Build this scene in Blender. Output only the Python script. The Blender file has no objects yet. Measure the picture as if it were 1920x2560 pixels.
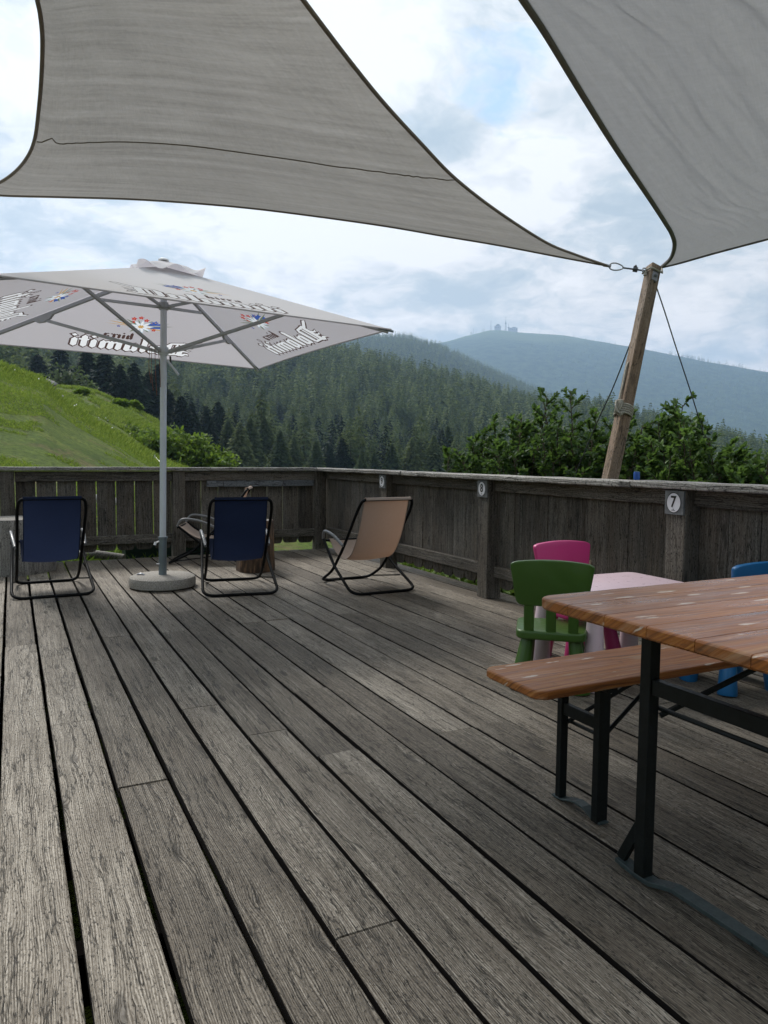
import bpy, math, random
import numpy as np
from mathutils import Vector, Matrix

random.seed(7)
RNG = np.random.default_rng(11)
S = bpy.context.scene
C = S.collection

# ------------------------------------------------------------------ camera
FPX, YAW, PIT, ROL, EYE = 1842.2, 0.467854, -0.0734062, 0.00879946, 1.13
_F = np.array([math.sin(YAW)*math.cos(PIT), math.cos(YAW)*math.cos(PIT), math.sin(PIT)])
_R = np.array([math.cos(YAW), -math.sin(YAW), 0.0])
_U = np.cross(_R, _F)
_R2 = _R*math.cos(ROL)+_U*math.sin(ROL)
_U2 = -_R*math.sin(ROL)+_U*math.cos(ROL)

def ray(x, y):
    return _F+_R2*(x-960)/FPX-_U2*(y-1280)/FPX
def at(x, y, D):
    """point seen at photo pixel x, y at horizontal distance D"""
    d = ray(x, y); t = D/math.hypot(d[0], d[1])
    return np.array([0, 0, EYE])+t*d
def atz(x, y, z):
    d = ray(x, y); t = (z-EYE)/d[2]
    return np.array([0, 0, EYE])+t*d
def pix(P):
    d = np.asarray(P, float)-np.array([0, 0, EYE]); z = d@_F
    return 960+FPX*(d@_R2)/z, 1280-FPX*(d@_U2)/z, z

cam = bpy.data.objects.new('camera', bpy.data.cameras.new('camera')); C.objects.link(cam)
cam.data.sensor_fit = 'HORIZONTAL'; cam.data.sensor_width = 36; cam.data.lens = 36*FPX/1920
cam.data.clip_start = 0.05; cam.data.clip_end = 30000
m = Matrix.Identity(4)
for i in range(3):
    m[i][0], m[i][1], m[i][2] = _R2[i], _U2[i], -_F[i]
m[2][3] = EYE
cam.matrix_world = m
S.camera = cam

# ------------------------------------------------------------------ helpers
def smooth_noise(n=64, seed=0):
    r = np.random.default_rng(seed); return r.random((n, n))
_NT = [smooth_noise(64, s) for s in range(8)]
def vnoise(x, y, s=0):
    """value noise, numpy"""
    T = _NT[s % 8]; x = np.asarray(x, float); y = np.asarray(y, float)
    xi = np.floor(x).astype(int); yi = np.floor(y).astype(int)
    fx = x-xi; fy = y-yi; fx = fx*fx*(3-2*fx); fy = fy*fy*(3-2*fy)
    a = T[xi % 64, yi % 64]; b = T[(xi+1) % 64, yi % 64]; c = T[xi % 64, (yi+1) % 64]; d = T[(xi+1) % 64, (yi+1) % 64]
    return (a*(1-fx)+b*fx)*(1-fy)+(c*(1-fx)+d*fx)*fy
def fbm(x, y, o=4, s=0):
    r = 0; a = .5
    for i in range(o):
        r = r+a*vnoise(x*2**i+i*7.3, y*2**i+i*3.1, s+i); a *= .5
    return r

class MB:
    """collects geometry, builds one mesh object; gc = grain coordinates, tone = random value per piece"""
    def __init__(self):
        self.v = []; self.f = []; self.m = []; self.gc = []; self.tone = []; self.sm = []
    def add(self, verts, faces, gc=None, tone=None, mat=0, smooth=False):
        o = len(self.v)
        self.v.extend([tuple(map(float, p)) for p in verts])
        if gc is None: gc = verts
        self.gc.extend([tuple(map(float, p)) for p in gc])
        t = random.random() if tone is None else tone
        self.tone.extend([t]*len(verts))
        for fc in faces:
            self.f.append(tuple(i+o for i in fc)); self.m.append(mat); self.sm.append(smooth)
    def sweep(self, P, Q, prof, up=(0, 0, 1), steps=1, jit=0, mat=0, tone=None, smooth=False, sidemat=None):
        """straight sweep of closed 2-D profile (side, up) from P to Q"""
        P = np.array(P, float); Q = np.array(Q, float); L = np.linalg.norm(Q-P); d = (Q-P)/L
        up = np.array(up, float); s = np.cross(d, up); s /= np.linalg.norm(s); u = np.cross(s, d)
        n = len(prof); V = []; G = []
        off = np.array([random.uniform(0, 60), random.uniform(0, 60), random.uniform(0, 60)])
        for k in range(steps+1):
            t = k/steps; b = P+(Q-P)*t
            js = random.uniform(-jit, jit); ju = random.uniform(-jit, jit)*.5
            for a, h in prof:
                V.append(b+s*(a+js*(1 if a > 0 else -1))+u*(h+ju)); G.append((off[0]+L*t, off[1]+a, off[2]+h))
        Fc = []
        for k in range(steps):
            for i in range(n):
                j = (i+1) % n
                Fc.append((k*n+i, k*n+j, (k+1)*n+j, (k+1)*n+i))
        Fc.append(tuple(range(n-1, -1, -1))); Fc.append(tuple(steps*n+i for i in range(n)))
        m0 = len(self.m); self.add(V, Fc, G, tone, mat, smooth)
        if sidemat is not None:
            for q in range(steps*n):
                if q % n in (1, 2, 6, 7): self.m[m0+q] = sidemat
    def beam(self, P, Q, w, h, ch=.004, **k):
        a, b = w/2, h/2; ch = min(ch, a*.5, b*.5)
        prof = [(-a+ch, -b), (a-ch, -b), (a, -b+ch), (a, b-ch), (a-ch, b), (-a+ch, b), (-a, b-ch), (-a, -b+ch)]
        self.sweep(P, Q, prof, **k)
    def box(self, x0, x1, y0, y1, z0, z1, axis=None, **k):
        d = [x1-x0, y1-y0, z1-z0]
        if axis is None: axis = int(np.argmax(d))
        c = [(x0+x1)/2, (y0+y1)/2, (z0+z1)/2]
        P = list(c); Q = list(c); P[axis] = [x0, y0, z0][axis]; Q[axis] = [x1, y1, z1][axis]
        if axis == 2: self.beam(P, Q, d[0], d[1], up=(0, 1, 0), **k)
        elif axis == 0: self.beam(P, Q, d[1], d[2], **k)
        else: self.beam(P, Q, d[0], d[2], **k)
    def tube(self, pts, r, seg=8, closed=False, mat=0, cap=True, tone=None):
        pts = [np.array(p, float) for p in pts]; n = len(pts); rr = r if hasattr(r, '__len__') else [r]*n
        T = []
        for i in range(n):
            a = pts[i-1] if (i > 0 or closed) else pts[i]; b = pts[(i+1) % n] if (i < n-1 or closed) else pts[i]
            t = b-a; T.append(t/(np.linalg.norm(t)+1e-12))
        N = np.array([0, 0, 1.0])
        if abs(T[0]@N) > .9: N = np.array([1.0, 0, 0])
        N = N-T[0]*(T[0]@N); N /= np.linalg.norm(N)
        V = []
        for i in range(n):
            N = N-T[i]*(T[i]@N); N /= np.linalg.norm(N); B = np.cross(T[i], N)
            for k in range(seg):
                a = 2*math.pi*k/seg; V.append(pts[i]+rr[i]*(math.cos(a)*N+math.sin(a)*B))
        Fc = []
        for i in range(n if closed else n-1):
            j = (i+1) % n
            for k in range(seg):
                l = (k+1) % seg; Fc.append((i*seg+k, i*seg+l, j*seg+l, j*seg+k))
        self.add(V, Fc, None, tone, mat, True)
        if cap and not closed:
            o = len(self.v)-n*seg
            self.f.append(tuple(o+k for k in range(seg-1, -1, -1))); self.m.append(mat); self.sm.append(False)
            self.f.append(tuple(o+(n-1)*seg+k for k in range(seg))); self.m.append(mat); self.sm.append(False)
    def lathe(self, prof, c=(0, 0, 0), seg=24, mat=0, tone=None, fn=None):
        V = []; c = np.array(c, float)
        for r, z in prof:
            for k in range(seg):
                a = 2*math.pi*k/seg; q = 1 if fn is None else fn(a, z)
                V.append(c+np.array([r*q*math.cos(a), r*q*math.sin(a), z]))
        n = len(prof); Fc = []
        for i in range(n-1):
            for k in range(seg):
                l = (k+1) % seg; Fc.append((i*seg+k, i*seg+l, (i+1)*seg+l, (i+1)*seg+k))
        Fc.append(tuple(range(seg-1, -1, -1))); Fc.append(tuple((n-1)*seg+k for k in range(seg)))
        self.add(V, Fc, None, tone, mat, True)
    def grid(self, fn, nu, nv, gcfn=None, mat=0, flip=False, tone=None):
        V = [fn(i/nu, j/nv) for j in range(nv+1) for i in range(nu+1)]
        G = None if gcfn is None else [gcfn(i/nu, j/nv) for j in range(nv+1) for i in range(nu+1)]
        Fc = []
        for j in range(nv):
            for i in range(nu):
                a = j*(nu+1)+i; q = (a, a+1, a+nu+2, a+nu+1); Fc.append(q[::-1] if flip else q)
        self.add(V, Fc, G, tone, mat, True)
    def build(self, name, mats, parent=None, loc=None, sharp=40):
        me = bpy.data.meshes.new(name); me.from_pydata(self.v, [], self.f)
        a = me.attributes.new('gc', 'FLOAT_VECTOR', 'POINT'); a.data.foreach_set('vector', np.array(self.gc, np.float32).ravel())
        a = me.attributes.new('tone', 'FLOAT', 'POINT'); a.data.foreach_set('value', np.array(self.tone, np.float32))
        for x in (mats if isinstance(mats, (list, tuple)) else [mats]): me.materials.append(x)
        me.polygons.foreach_set('material_index', self.m); me.polygons.foreach_set('use_smooth', self.sm)
        me.update()
        if any(self.sm): me.set_sharp_from_angle(angle=math.radians(sharp))
        o = bpy.data.objects.new(name, me); C.objects.link(o)
        if parent is not None: o.parent = parent
        if loc is not None: o.location = loc
        return o

def fast_mesh(name, V, Fq, mats, attrs=None, mi=None, smooth=False):
    """numpy verts (n,3), faces (m,k)"""
    me = bpy.data.meshes.new(name); k = Fq.shape[1]
    me.vertices.add(len(V)); me.vertices.foreach_set('co', np.asarray(V, np.float32).ravel())
    me.loops.add(Fq.size); me.loops.foreach_set('vertex_index', Fq.astype(np.int32).ravel())
    me.polygons.add(len(Fq)); me.polygons.foreach_set('loop_start', np.arange(0, Fq.size, k, dtype=np.int32))
    for x in (mats if isinstance(mats, (list, tuple)) else [mats]): me.materials.append(x)
    if mi is not None: me.polygons.foreach_set('material_index', np.asarray(mi, np.int32))
    me.polygons.foreach_set('use_smooth', np.full(len(Fq), smooth))
    for n, (typ, arr) in (attrs or {}).items():
        a = me.attributes.new(n, typ, 'POINT'); a.data.foreach_set('vector' if typ == 'FLOAT_VECTOR' else 'value', np.asarray(arr, np.float32).ravel())
    me.update(calc_edges=True); me.validate()
    return me
def obj(name, me, parent=None, loc=None):
    o = bpy.data.objects.new(name, me); C.objects.link(o)
    if parent is not None: o.parent = parent
    if loc is not None: o.location = loc
    return o
def thing(name, label, cat, loc=(0, 0, 0), rz=0, group=None):
    o = bpy.data.objects.new(name, None); C.objects.link(o); o.empty_display_size = .1
    o.location = loc; o.rotation_euler = (0, 0, rz); return tag(o, label, cat, group)
def tag(o, label=None, cat=None, group=None, kind=None):
    if label: o['label'] = label
    if cat: o['category'] = cat
    if group: o['group'] = group
    if kind: o['kind'] = kind
    return o
def copy_tree(o, parent=None):
    c = o.copy(); C.objects.link(c)
    if parent is not None: c.parent = parent
    for ch in list(o.children): copy_tree(ch, c)
    return c
def fillet(pts, r, n=5, closed=False):
    pts = [np.array(p, float) for p in pts]; out = []; N = len(pts)
    for i in range(N):
        if not closed and i in (0, N-1): out.append(pts[i]); continue
        p = pts[i]; a = pts[i-1]-p; b = pts[(i+1) % N]-p; la = np.linalg.norm(a); lb = np.linalg.norm(b)
        rr = min(r, la*.45, lb*.45); A = p+a/la*rr; B = p+b/lb*rr
        for k in range(n+1):
            t = k/n; out.append((1-t)**2*A+2*t*(1-t)*p+t*t*B)
    return out
def spline(pts, n=8):
    pts = [np.array(p, float) for p in pts]; P = [2*pts[0]-pts[1]]+pts+[2*pts[-1]-pts[-2]]; out = []
    for i in range(1, len(P)-2):
        for k in range(n):
            t = k/n; a, b, c, d = P[i-1], P[i], P[i+1], P[i+2]
            out.append(.5*((2*b)+(-a+c)*t+(2*a-5*b+4*c-d)*t*t+(-a+3*b-3*c+d)*t**3))
    out.append(pts[-1]); return out

# ------------------------------------------------------------------ materials
class NT:
    def __init__(self, name):
        self.mat = bpy.data.materials.new(name); self.mat.use_nodes = True
        self.t = self.mat.node_tree; self.n = self.t.nodes; self.l = self.t.links
        self.b = self.n['Principled BSDF']; self.out = self.n['Material Output']
    def new(self, typ, **k):
        x = self.n.new(typ)
        for a, b in k.items(): setattr(x, a, b)
        return x
    def link(self, a, b): self.l.new(a, b)
    def val(self, x, sock):
        if hasattr(x, 'is_linked'): self.l.new(x, sock)
        else: sock.default_value = x
    def attr(self, name, out='Vector'): return self.new('ShaderNodeAttribute', attribute_name=name).outputs[out]
    def mapping(self, v, scale=(1, 1, 1), loc=(0, 0, 0)):
        x = self.new('ShaderNodeMapping'); self.link(v, x.inputs['Vector']); x.inputs['Scale'].default_value = scale; x.inputs['Location'].default_value = loc
        return x.outputs[0]
    def noise(self, v, scale=1, detail=4, rough=.55, dist=0, out='Fac'):
        x = self.new('ShaderNodeTexNoise'); self.link(v, x.inputs['Vector']); x.inputs['Scale'].default_value = scale
        x.inputs['Detail'].default_value = detail; x.inputs['Roughness'].default_value = rough; x.inputs['Distortion'].default_value = dist
        return x.outputs[out]
    def math(self, op, a, b=0.0, clamp=False):
        x = self.new('ShaderNodeMath', operation=op, use_clamp=clamp); self.val(a, x.inputs[0]); self.val(b, x.inputs[1]); return x.outputs[0]
    def ramp(self, f, stops, interp='LINEAR'):
        x = self.new('ShaderNodeValToRGB'); self.link(f, x.inputs[0]); r = x.color_ramp; r.interpolation = interp
        while len(r.elements) < len(stops): r.elements.new(.5)
        for e, (p, c) in zip(r.elements, stops):
            e.position = p; e.color = (c, c, c, 1) if not hasattr(c, '__len__') else (*c[:3], 1)
        return x.outputs[0]
    def mix(self, f, a, b, mode='MIX'):
        x = self.new('ShaderNodeMix', data_type='RGBA', blend_type=mode); self.val(f, x.inputs[0])
        for s, i in ((a, 6), (b, 7)):
            if hasattr(s, 'is_linked'): self.link(s, x.inputs[i])
            else: x.inputs[i].default_value = (*s[:3], 1)
        return x.outputs[2]
    def comb(self, x, y, z):
        c = self.new('ShaderNodeCombineXYZ'); self.val(x, c.inputs[0]); self.val(y, c.inputs[1]); self.val(z, c.inputs[2]); return c.outputs[0]
    def sep(self, v):
        c = self.new('ShaderNodeSeparateXYZ'); self.link(v, c.inputs[0]); return c.outputs
    def bump(self, h, dist=.002, strength=1.0):
        x = self.new('ShaderNodeBump'); self.link(h, x.inputs['Height']); x.inputs['Distance'].default_value = dist; x.inputs['Strength'].default_value = strength
        self.link(x.outputs[0], self.b.inputs['Normal'])
    def col(self, c): self.val(c if hasattr(c, 'is_linked') else (*c[:3], 1), self.b.inputs['Base Color'])
    def rough(self, r): self.val(r, self.b.inputs['Roughness'])

def wood(name, dark, mid, light, gr=1.0, rough=.75, spec=.3, knots=True, warm=(.11, .075, .045), wf=.35, bump=.0025, wv=.04):
    """weathered timber: grain runs along gc.x, v and w run across"""
    w = NT(name); g = w.attr('gc'); tone = w.attr('tone', 'Fac'); x, y, z = w.sep(g)
    across = w.math('ADD', y, w.math('MULTIPLY', z, .6))
    low = w.noise(w.comb(w.math('MULTIPLY', x, 2.2), w.math('MULTIPLY', across, 9.0), w.math('MULTIPLY', tone, 40)), 1, 3)
    # knots: stretched cells
    kv = w.new('ShaderNodeTexVoronoi'); w.link(w.comb(w.math('MULTIPLY', x, 2.6), w.math('MULTIPLY', across, 9.5), w.math('MULTIPLY', tone, 31)), kv.inputs['Vector']); kv.inputs['Scale'].default_value = 1
    kd = kv.outputs['Distance']
    kn = w.math('POWER', w.math('SUBTRACT', 1.0, w.math('MULTIPLY', kd, 2.6), True), 2.0)
    if not knots: kn = w.math('MULTIPLY', kn, 0.0)
    warp = w.math('ADD', w.math('MULTIPLY', w.math('SUBTRACT', low, .5), wv), w.math('MULTIPLY', kn, .022))
    a2 = w.math('ADD', across, warp)
    ring = w.noise(w.comb(w.math('MULTIPLY', x, 2.4), w.math('MULTIPLY', a2, 26), w.math('MULTIPLY', tone, 17)), 1, 2, .5)
    lines = w.math('ADD', w.math('MULTIPLY', w.math('SINE', w.math('ADD', w.math('MULTIPLY', a2, 1150*gr), w.math('MULTIPLY', ring, 13))), .5), .5)
    lines = w.math('POWER', lines, .55)
    fine = w.noise(w.comb(w.math('MULTIPLY', x, 55), w.math('MULTIPLY', a2, 430*gr), w.math('MULTIPLY', tone, 17)), 1, 3, .7)
    pits = w.noise(w.comb(w.math('MULTIPLY', x, 85), w.math('MULTIPLY', a2, 210*gr), z), 1, 2, .6)
    crack = w.noise(w.comb(w.math('MULTIPLY', x, 1.6), w.math('MULTIPLY', a2, 22*gr), w.math('MULTIPLY', tone, 9)), 1, 4, .6)
    crackl = w.ramp(w.math('ABSOLUTE', w.math('SUBTRACT', crack, .5)), [(0, .1), (.005, .5), (.012, 1.0)])
    patch = w.noise(w.comb(w.math('MULTIPLY', x, 2.6), w.math('MULTIPLY', across, 7), tone), 1.0, 6, .7)
    strg = w.noise(w.comb(w.math('MULTIPLY', x, 3.5), w.math('MULTIPLY', a2, 22), tone), 1, 3, .6)
    ln2 = w.noise(w.comb(w.math('MULTIPLY', x, 2.4), w.math('MULTIPLY', a2, 190*gr), w.math('MULTIPLY', tone, 13)), 1, 3, .65)
    f = w.math('ADD', .5, w.math('MULTIPLY', w.math('SUBTRACT', lines, .68), w.math('MULTIPLY', strg, .24)))
    f = w.math('ADD', f, w.math('MULTIPLY', w.math('SUBTRACT', ln2, .5), .50))
    f = w.math('ADD', f, w.math('MULTIPLY', w.math('SUBTRACT', fine, .5), .55))
    f = w.math('ADD', f, w.math('MULTIPLY', w.math('SUBTRACT', patch, .5), .30))
    f = w.math('ADD', f, w.math('MULTIPLY', w.math('SUBTRACT', tone, .5), .13))
    c = w.ramp(f, [(.30, dark), (.49, mid), (.70, light)])
    warmf = w.math('MULTIPLY', w.ramp(w.noise(w.comb(w.math('MULTIPLY', x, .8), w.math('MULTIPLY', across, 5), tone), 1.3, 4), [(.42, 0.0), (.68, 1.0)]), wf)
    c = w.mix(warmf, c, warm)
    c = w.mix(w.ramp(pits, [(.32, .85), (.42, 0.0)]), c, tuple(q*.35 for q in dark))
    c = w.mix(w.math('MULTIPLY', w.ramp(kn, [(.35, 0.0), (.5, 1.0)]), .6), c, tuple(q*.7 for q in dark))
    c = w.mix(crackl, tuple(q*.25 for q in dark), c)
    w.col(c); w.rough(w.ramp(lines, [(.3, min(1, rough+.12)), (.7, rough-.06)])); w.b.inputs['Specular IOR Level'].default_value = spec
    h = w.math('ADD', w.math('ADD', w.math('ADD', w.math('MULTIPLY', lines, .3), w.math('MULTIPLY', ln2, .6)), w.math('MULTIPLY', fine, .3)), w.math('MULTIPLY', crackl, .9))
    h = w.math('ADD', h, w.math('MULTIPLY', w.ramp(pits, [(.30, 0.0), (.42, 1.0)]), .35))
    w.bump(h, bump)
    return w.mat

def plain(name, c, rough=.5, spec=.5, metal=0, bump=0, bscale=200, var=.12, vscale=6):
    w = NT(name); co = w.new('ShaderNodeTexCoord').outputs['Object']
    n = w.noise(co, vscale, 5, .6)
    w.col(w.mix(w.ramp(n, [(.3, 0.0), (.7, 1.0)]), tuple(q*(1-var) for q in c), tuple(min(1, q*(1+var)) for q in c)))
    w.rough(w.ramp(w.noise(co, vscale*5, 3), [(.3, max(.03, rough-.08)), (.7, min(1, rough+.08))])); w.b.inputs['Specular IOR Level'].default_value = spec; w.b.inputs['Metallic'].default_value = metal
    if bump: w.bump(w.noise(co, bscale, 3), bump)
    return w.mat

def cloth(name, c, trans, weave=1400, var=.1, streak=0.0, holes=0.0, axis='gc', bump=.0004, tfac=.5, rough=.9):
    """woven fabric: part of the light passes through it"""
    w = NT(name); g = w.attr('gc'); x, y, z = w.sep(g)
    n = w.noise(w.comb(w.math('MULTIPLY', x, weave*.12), w.math('MULTIPLY', y, weave*.02), z), 1, 3, .7)
    n2 = w.noise(w.comb(w.math('MULTIPLY', x, weave*.02), w.math('MULTIPLY', y, weave*.12), z), 1, 3, .7)
    big = w.noise(g, 2.0, 5, .6)
    st = w.noise(w.comb(w.math('MULTIPLY', x, .5), w.math('MULTIPLY', y, 26), z), 1, 5, .7)
    f = w.math('ADD', w.math('MULTIPLY', w.math('ADD', n, n2), .35), w.math('MULTIPLY', big, .3))
    f = w.math('ADD', f, w.math('MULTIPLY', w.math('SUBTRACT', st, .5), streak))
    k = w.ramp(f, [(.3, 1-var), (.7, 1+var)])
    tr = w.new('ShaderNodeBsdfTranslucent')
    cm = w.mix(1.0, c, k, 'MULTIPLY'); w.link(cm, w.b.inputs['Base Color']); w.rough(rough); w.b.inputs['Specular IOR Level'].default_value = .15
    w.link(w.mix(1.0, trans, k, 'MULTIPLY'), tr.inputs[0])
    w.bump(f, bump)
    mx = w.new('ShaderNodeAddShader') if tfac is None else w.new('ShaderNodeMixShader')
    if tfac is None: w.link(w.b.outputs[0], mx.inputs[0]); w.link(tr.outputs[0], mx.inputs[1])
    else: mx.inputs[0].default_value = tfac; w.link(w.b.outputs[0], mx.inputs[1]); w.link(tr.outputs[0], mx.inputs[2])
    res = mx.outputs[0]
    if holes:
        hn = w.noise(w.comb(w.math('MULTIPLY', x, 160), w.math('MULTIPLY', y, 90), z), 1, 2, .8)
        m2 = w.new('ShaderNodeMixShader'); w.link(w.math('MULTIPLY', w.ramp(w.math('ADD', hn, w.math('MULTIPLY', w.math('SUBTRACT', st, .5), .35)), [(.58, 0.0), (.75, 1.0)]), holes), m2.inputs[0])
        w.link(res, m2.inputs[1]); w.link(w.new('ShaderNodeBsdfTransparent').outputs[0], m2.inputs[2]); res = m2.outputs[0]
    w.link(res, w.out.inputs['Surface'])
    return w.mat

def printed(name, c, k=.45):
    """ink dyed into the canopy cloth"""
    w = NT(name); w.col(c); w.rough(.85); w.b.inputs['Specular IOR Level'].default_value = .1
    tl = w.new('ShaderNodeBsdfTranslucent'); tl.inputs[0].default_value = (*c, 1)
    mx = w.new('ShaderNodeMixShader'); mx.inputs[0].default_value = k; w.link(w.b.outputs[0], mx.inputs[1]); w.link(tl.outputs[0], mx.inputs[2]); w.link(mx.outputs[0], w.out.inputs['Surface']); return w.mat

def leafmat(name, c1, c2, c3, tr=.35, rough=.5, rnd=True, spec=.3):
    w = NT(name); t = w.attr('tone', 'Fac')
    if rnd:
        oi = w.new('ShaderNodeObjectInfo').outputs['Random']
        t = w.math('ADD', w.math('MULTIPLY', t, .6), w.math('MULTIPLY', oi, .4))
    c = w.ramp(t, [(.1, c1), (.5, c2), (.9, c3)])
    w.col(c); w.rough(rough); w.b.inputs['Specular IOR Level'].default_value = spec
    tl = w.new('ShaderNodeBsdfTranslucent'); w.link(w.mix(.5, c, tuple(min(1, q) for q in (c3[0]*1.3, c3[1]*1.3, c3[2]*.8))), tl.inputs[0])
    mx = w.new('ShaderNodeMixShader'); mx.inputs[0].default_value = tr; w.link(w.b.outputs[0], mx.inputs[1]); w.link(tl.outputs[0], mx.inputs[2]); w.link(mx.outputs[0], w.out.inputs['Surface'])
    return w.mat

M = {}
M['deck'] = wood('deck_wood', (.036, .030, .023), (.150, .127, .098), (.44, .395, .33), rough=.68, spec=.35, wf=.40, warm=(.10, .078, .056))
M['rail'] = wood('rail_wood', (.024, .022, .019), (.095, .086, .073), (.235, .22, .195), gr=.8, wf=.3)
M['gapdark'] = plain('dark_gap_wood', (.012, .010, .009), .95, .1)  # near-black for joists and grimy board sides, gap shade put into the colour
M['cap'] = wood('cap_wood', (.06, .057, .052), (.22, .21, .195), (.5, .49, .46), gr=.6, wf=.12, rough=.7)
M['post'] = wood('timber_post_wood', (.10, .070, .048), (.185, .135, .095), (.29, .235, .185), gr=.5, wf=.4, warm=(.20, .12, .065))
M['log'] = wood('log_wood', (.06, .057, .052), (.20, .19, .175), (.38, .365, .34), gr=.5, wf=.15)
M['plate'] = plain('plaque_grey', (.16, .17, .175), .7, bump=.001, bscale=60, var=.35, vscale=25)
M['disc'] = plain('disc_white', (.74, .74, .78), .45, var=.04)
M['ink'] = plain('digit_black', (.01, .01, .012), .4, var=.05)
M['tube'] = plain('chair_tube_dark', (.004, .0045, .005), .55, .1, var=.1)
M['armtube'] = plain('armrest_grey', (.16, .165, .17), .35, .5, var=.1)
M['blue'] = cloth('blue_sling', (.015, .023, .052), (.016, .024, .056), var=.15, tfac=.4)
M['beige'] = cloth('beige_sling', (.50, .41, .35), (.24, .14, .09), var=.08, tfac=.45)
M['sailA'] = cloth('sail_cloth', (.34, .325, .30), (.215, .207, .194), weave=600, var=.18, streak=.95, holes=.20, tfac=.62)
M['sailB'] = cloth('sail_cloth_grey', (.33, .335, .34), (.205, .208, .212), weave=600, var=.12, streak=.15, holes=.03, tfac=.62, bump=.0008)
M['hem'] = plain('sail_hem', (.20, .17, .145), .85, .2)
M['canopy'] = cloth('canopy_cloth', (.76, .74, .75), (.54, .52, .56), var=.03, tfac=.40, bump=.0001)
M['alu'] = plain('parasol_metal', (.62, .66, .72), .38, .5, metal=.2, var=.06)
M['aludark'] = plain('parasol_socket', (.17, .21, .235), .35, .5, metal=.5, var=.12)
M['arm'] = plain('parasol_arm', (.42, .44, .47), .42, .5, metal=.1, var=.08)
M['white'] = plain('white_plastic', (.78, .78, .78), .4, var=.03)
M['granite'] = plain('washed_concrete', (.33, .31, .28), .85, .2, bump=.012, bscale=130, var=.45, vscale=110)
M['iron'] = plain('folding_iron', (.006, .008, .008), .5, .22, var=.3, vscale=30)
M['foot'] = plain('green_grey_iron', (.035, .050, .052), .5, .4, var=.25, vscale=30)
M['green'] = plain('green_plastic', (.038, .092, .012), .36, .5, var=.03)
M['pink'] = plain('pink_plastic', (.44, .035, .16), .38, .5, var=.03)
M['bluep'] = plain('blue_plastic', (.012, .13, .33), .36, .5, var=.03)
M['palepink'] = plain('pale_pink_plastic', (.64, .50, .56), .34, .5, var=.03)
M['rope'] = plain('rope_grey', (.36, .34, .29), .9, .1, bump=.004, bscale=150, var=.3, vscale=80)
M['wire'] = plain('steel_wire', (.06, .065, .07), .4, .5, metal=.4)
M['steel'] = plain('galvanised_steel', (.30, .31, .33), .35, .5, metal=.8, var=.2, vscale=30)
M['bark'] = None
M['rock'] = plain('rock_grey', (.26, .25, .24), .85, .2, bump=.03, bscale=9, var=.6, vscale=5)
M['ddgreen'] = plain('dark_green_panel', (.012, .035, .032), .5, .4)
M['bluecap'] = plain('blue_cap', (.02, .09, .36), .4, .4)
M['build'] = plain('station_wall', (.42, .43, .44), .8, .2)
M['buildd'] = plain('station_roof', (.20, .22, .24), .8, .2)
M['window'] = plain('station_glass', (.05, .06, .07), .2, .5)

def bark():
    w = NT('stump_bark'); x, y, z = w.sep(w.attr('gc'))
    v = w.noise(w.comb(w.math('MULTIPLY', x, 38), w.math('MULTIPLY', y, 38), w.math('MULTIPLY', z, 5)), 1, 5, .65)
    w.col(w.ramp(v, [(.3, (.012, .008, .006)), (.5, (.07, .042, .026)), (.66, (.20, .115, .06))])); w.rough(.9); w.bump(v, .02); return w.mat
M['bark'] = bark()
def varnish(name, gloss=.28, wear=.6):
    w = NT(name); g = w.attr('gc'); tone = w.attr('tone', 'Fac'); x, y, z = w.sep(g)
    warp = w.math('MULTIPLY', w.noise(w.comb(w.math('MULTIPLY', x, 2.2), w.math('MULTIPLY', y, 8), tone), 1, 3), .06)
    a = w.math('ADD', y, warp)
    ln = w.noise(w.comb(w.math('MULTIPLY', x, 2.2), w.math('MULTIPLY', a, 85), w.math('MULTIPLY', tone, 20)), 1, 4, .6)
    c = w.ramp(ln, [(.28, (.095, .032, .008)), (.5, (.33, .105, .017)), (.72, (.48, .205, .050))])
    c = w.mix(w.math('MULTIPLY', tone, .35), c, (.12, .045, .02))
    worn = w.noise(w.comb(w.math('MULTIPLY', x, 2.6), w.math('MULTIPLY', y, 17), w.math('MULTIPLY', tone, 7)), 1, 5, .62)
    wf = w.ramp(worn, [(.56, 0.0), (.70, wear)])
    c = w.mix(wf, c, (.36, .235, .145))
    # bare scuffs worn down to pale wood
    sv = w.new('ShaderNodeTexVoronoi'); w.link(w.comb(w.math('MULTIPLY', x, 4.2), w.math('MULTIPLY', y, 23), w.math('MULTIPLY', tone, 13)), sv.inputs['Vector']); sv.inputs['Scale'].default_value = 1
    sc = w.math('ADD', sv.outputs['Distance'], w.math('MULTIPLY', w.noise(w.comb(w.math('MULTIPLY', x, 30), w.math('MULTIPLY', y, 90), z), 1, 3), .35))
    c = w.mix(w.ramp(sc, [(.27, .9), (.34, 0.0)]), c, (.60, .50, .41))
    dirt = w.noise(g, 22, 6, .7); c = w.mix(w.ramp(dirt, [(.60, 0.0), (.72, .6)]), c, (.05, .022, .012))
    w.col(c); w.rough(w.ramp(worn, [(.35, gloss), (.65, gloss+.28)])); w.b.inputs['Specular IOR Level'].default_value = .38
    w.b.inputs['Coat Weight'].default_value = .06; w.b.inputs['Coat Roughness'].default_value = .16
    w.bump(w.math('ADD', ln, w.math('MULTIPLY', worn, .5)), .0012); return w.mat
M['varnish'] = varnish('varnished_pine', .22)
M['varnish2'] = varnish('varnished_bench', .40, .95)

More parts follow.
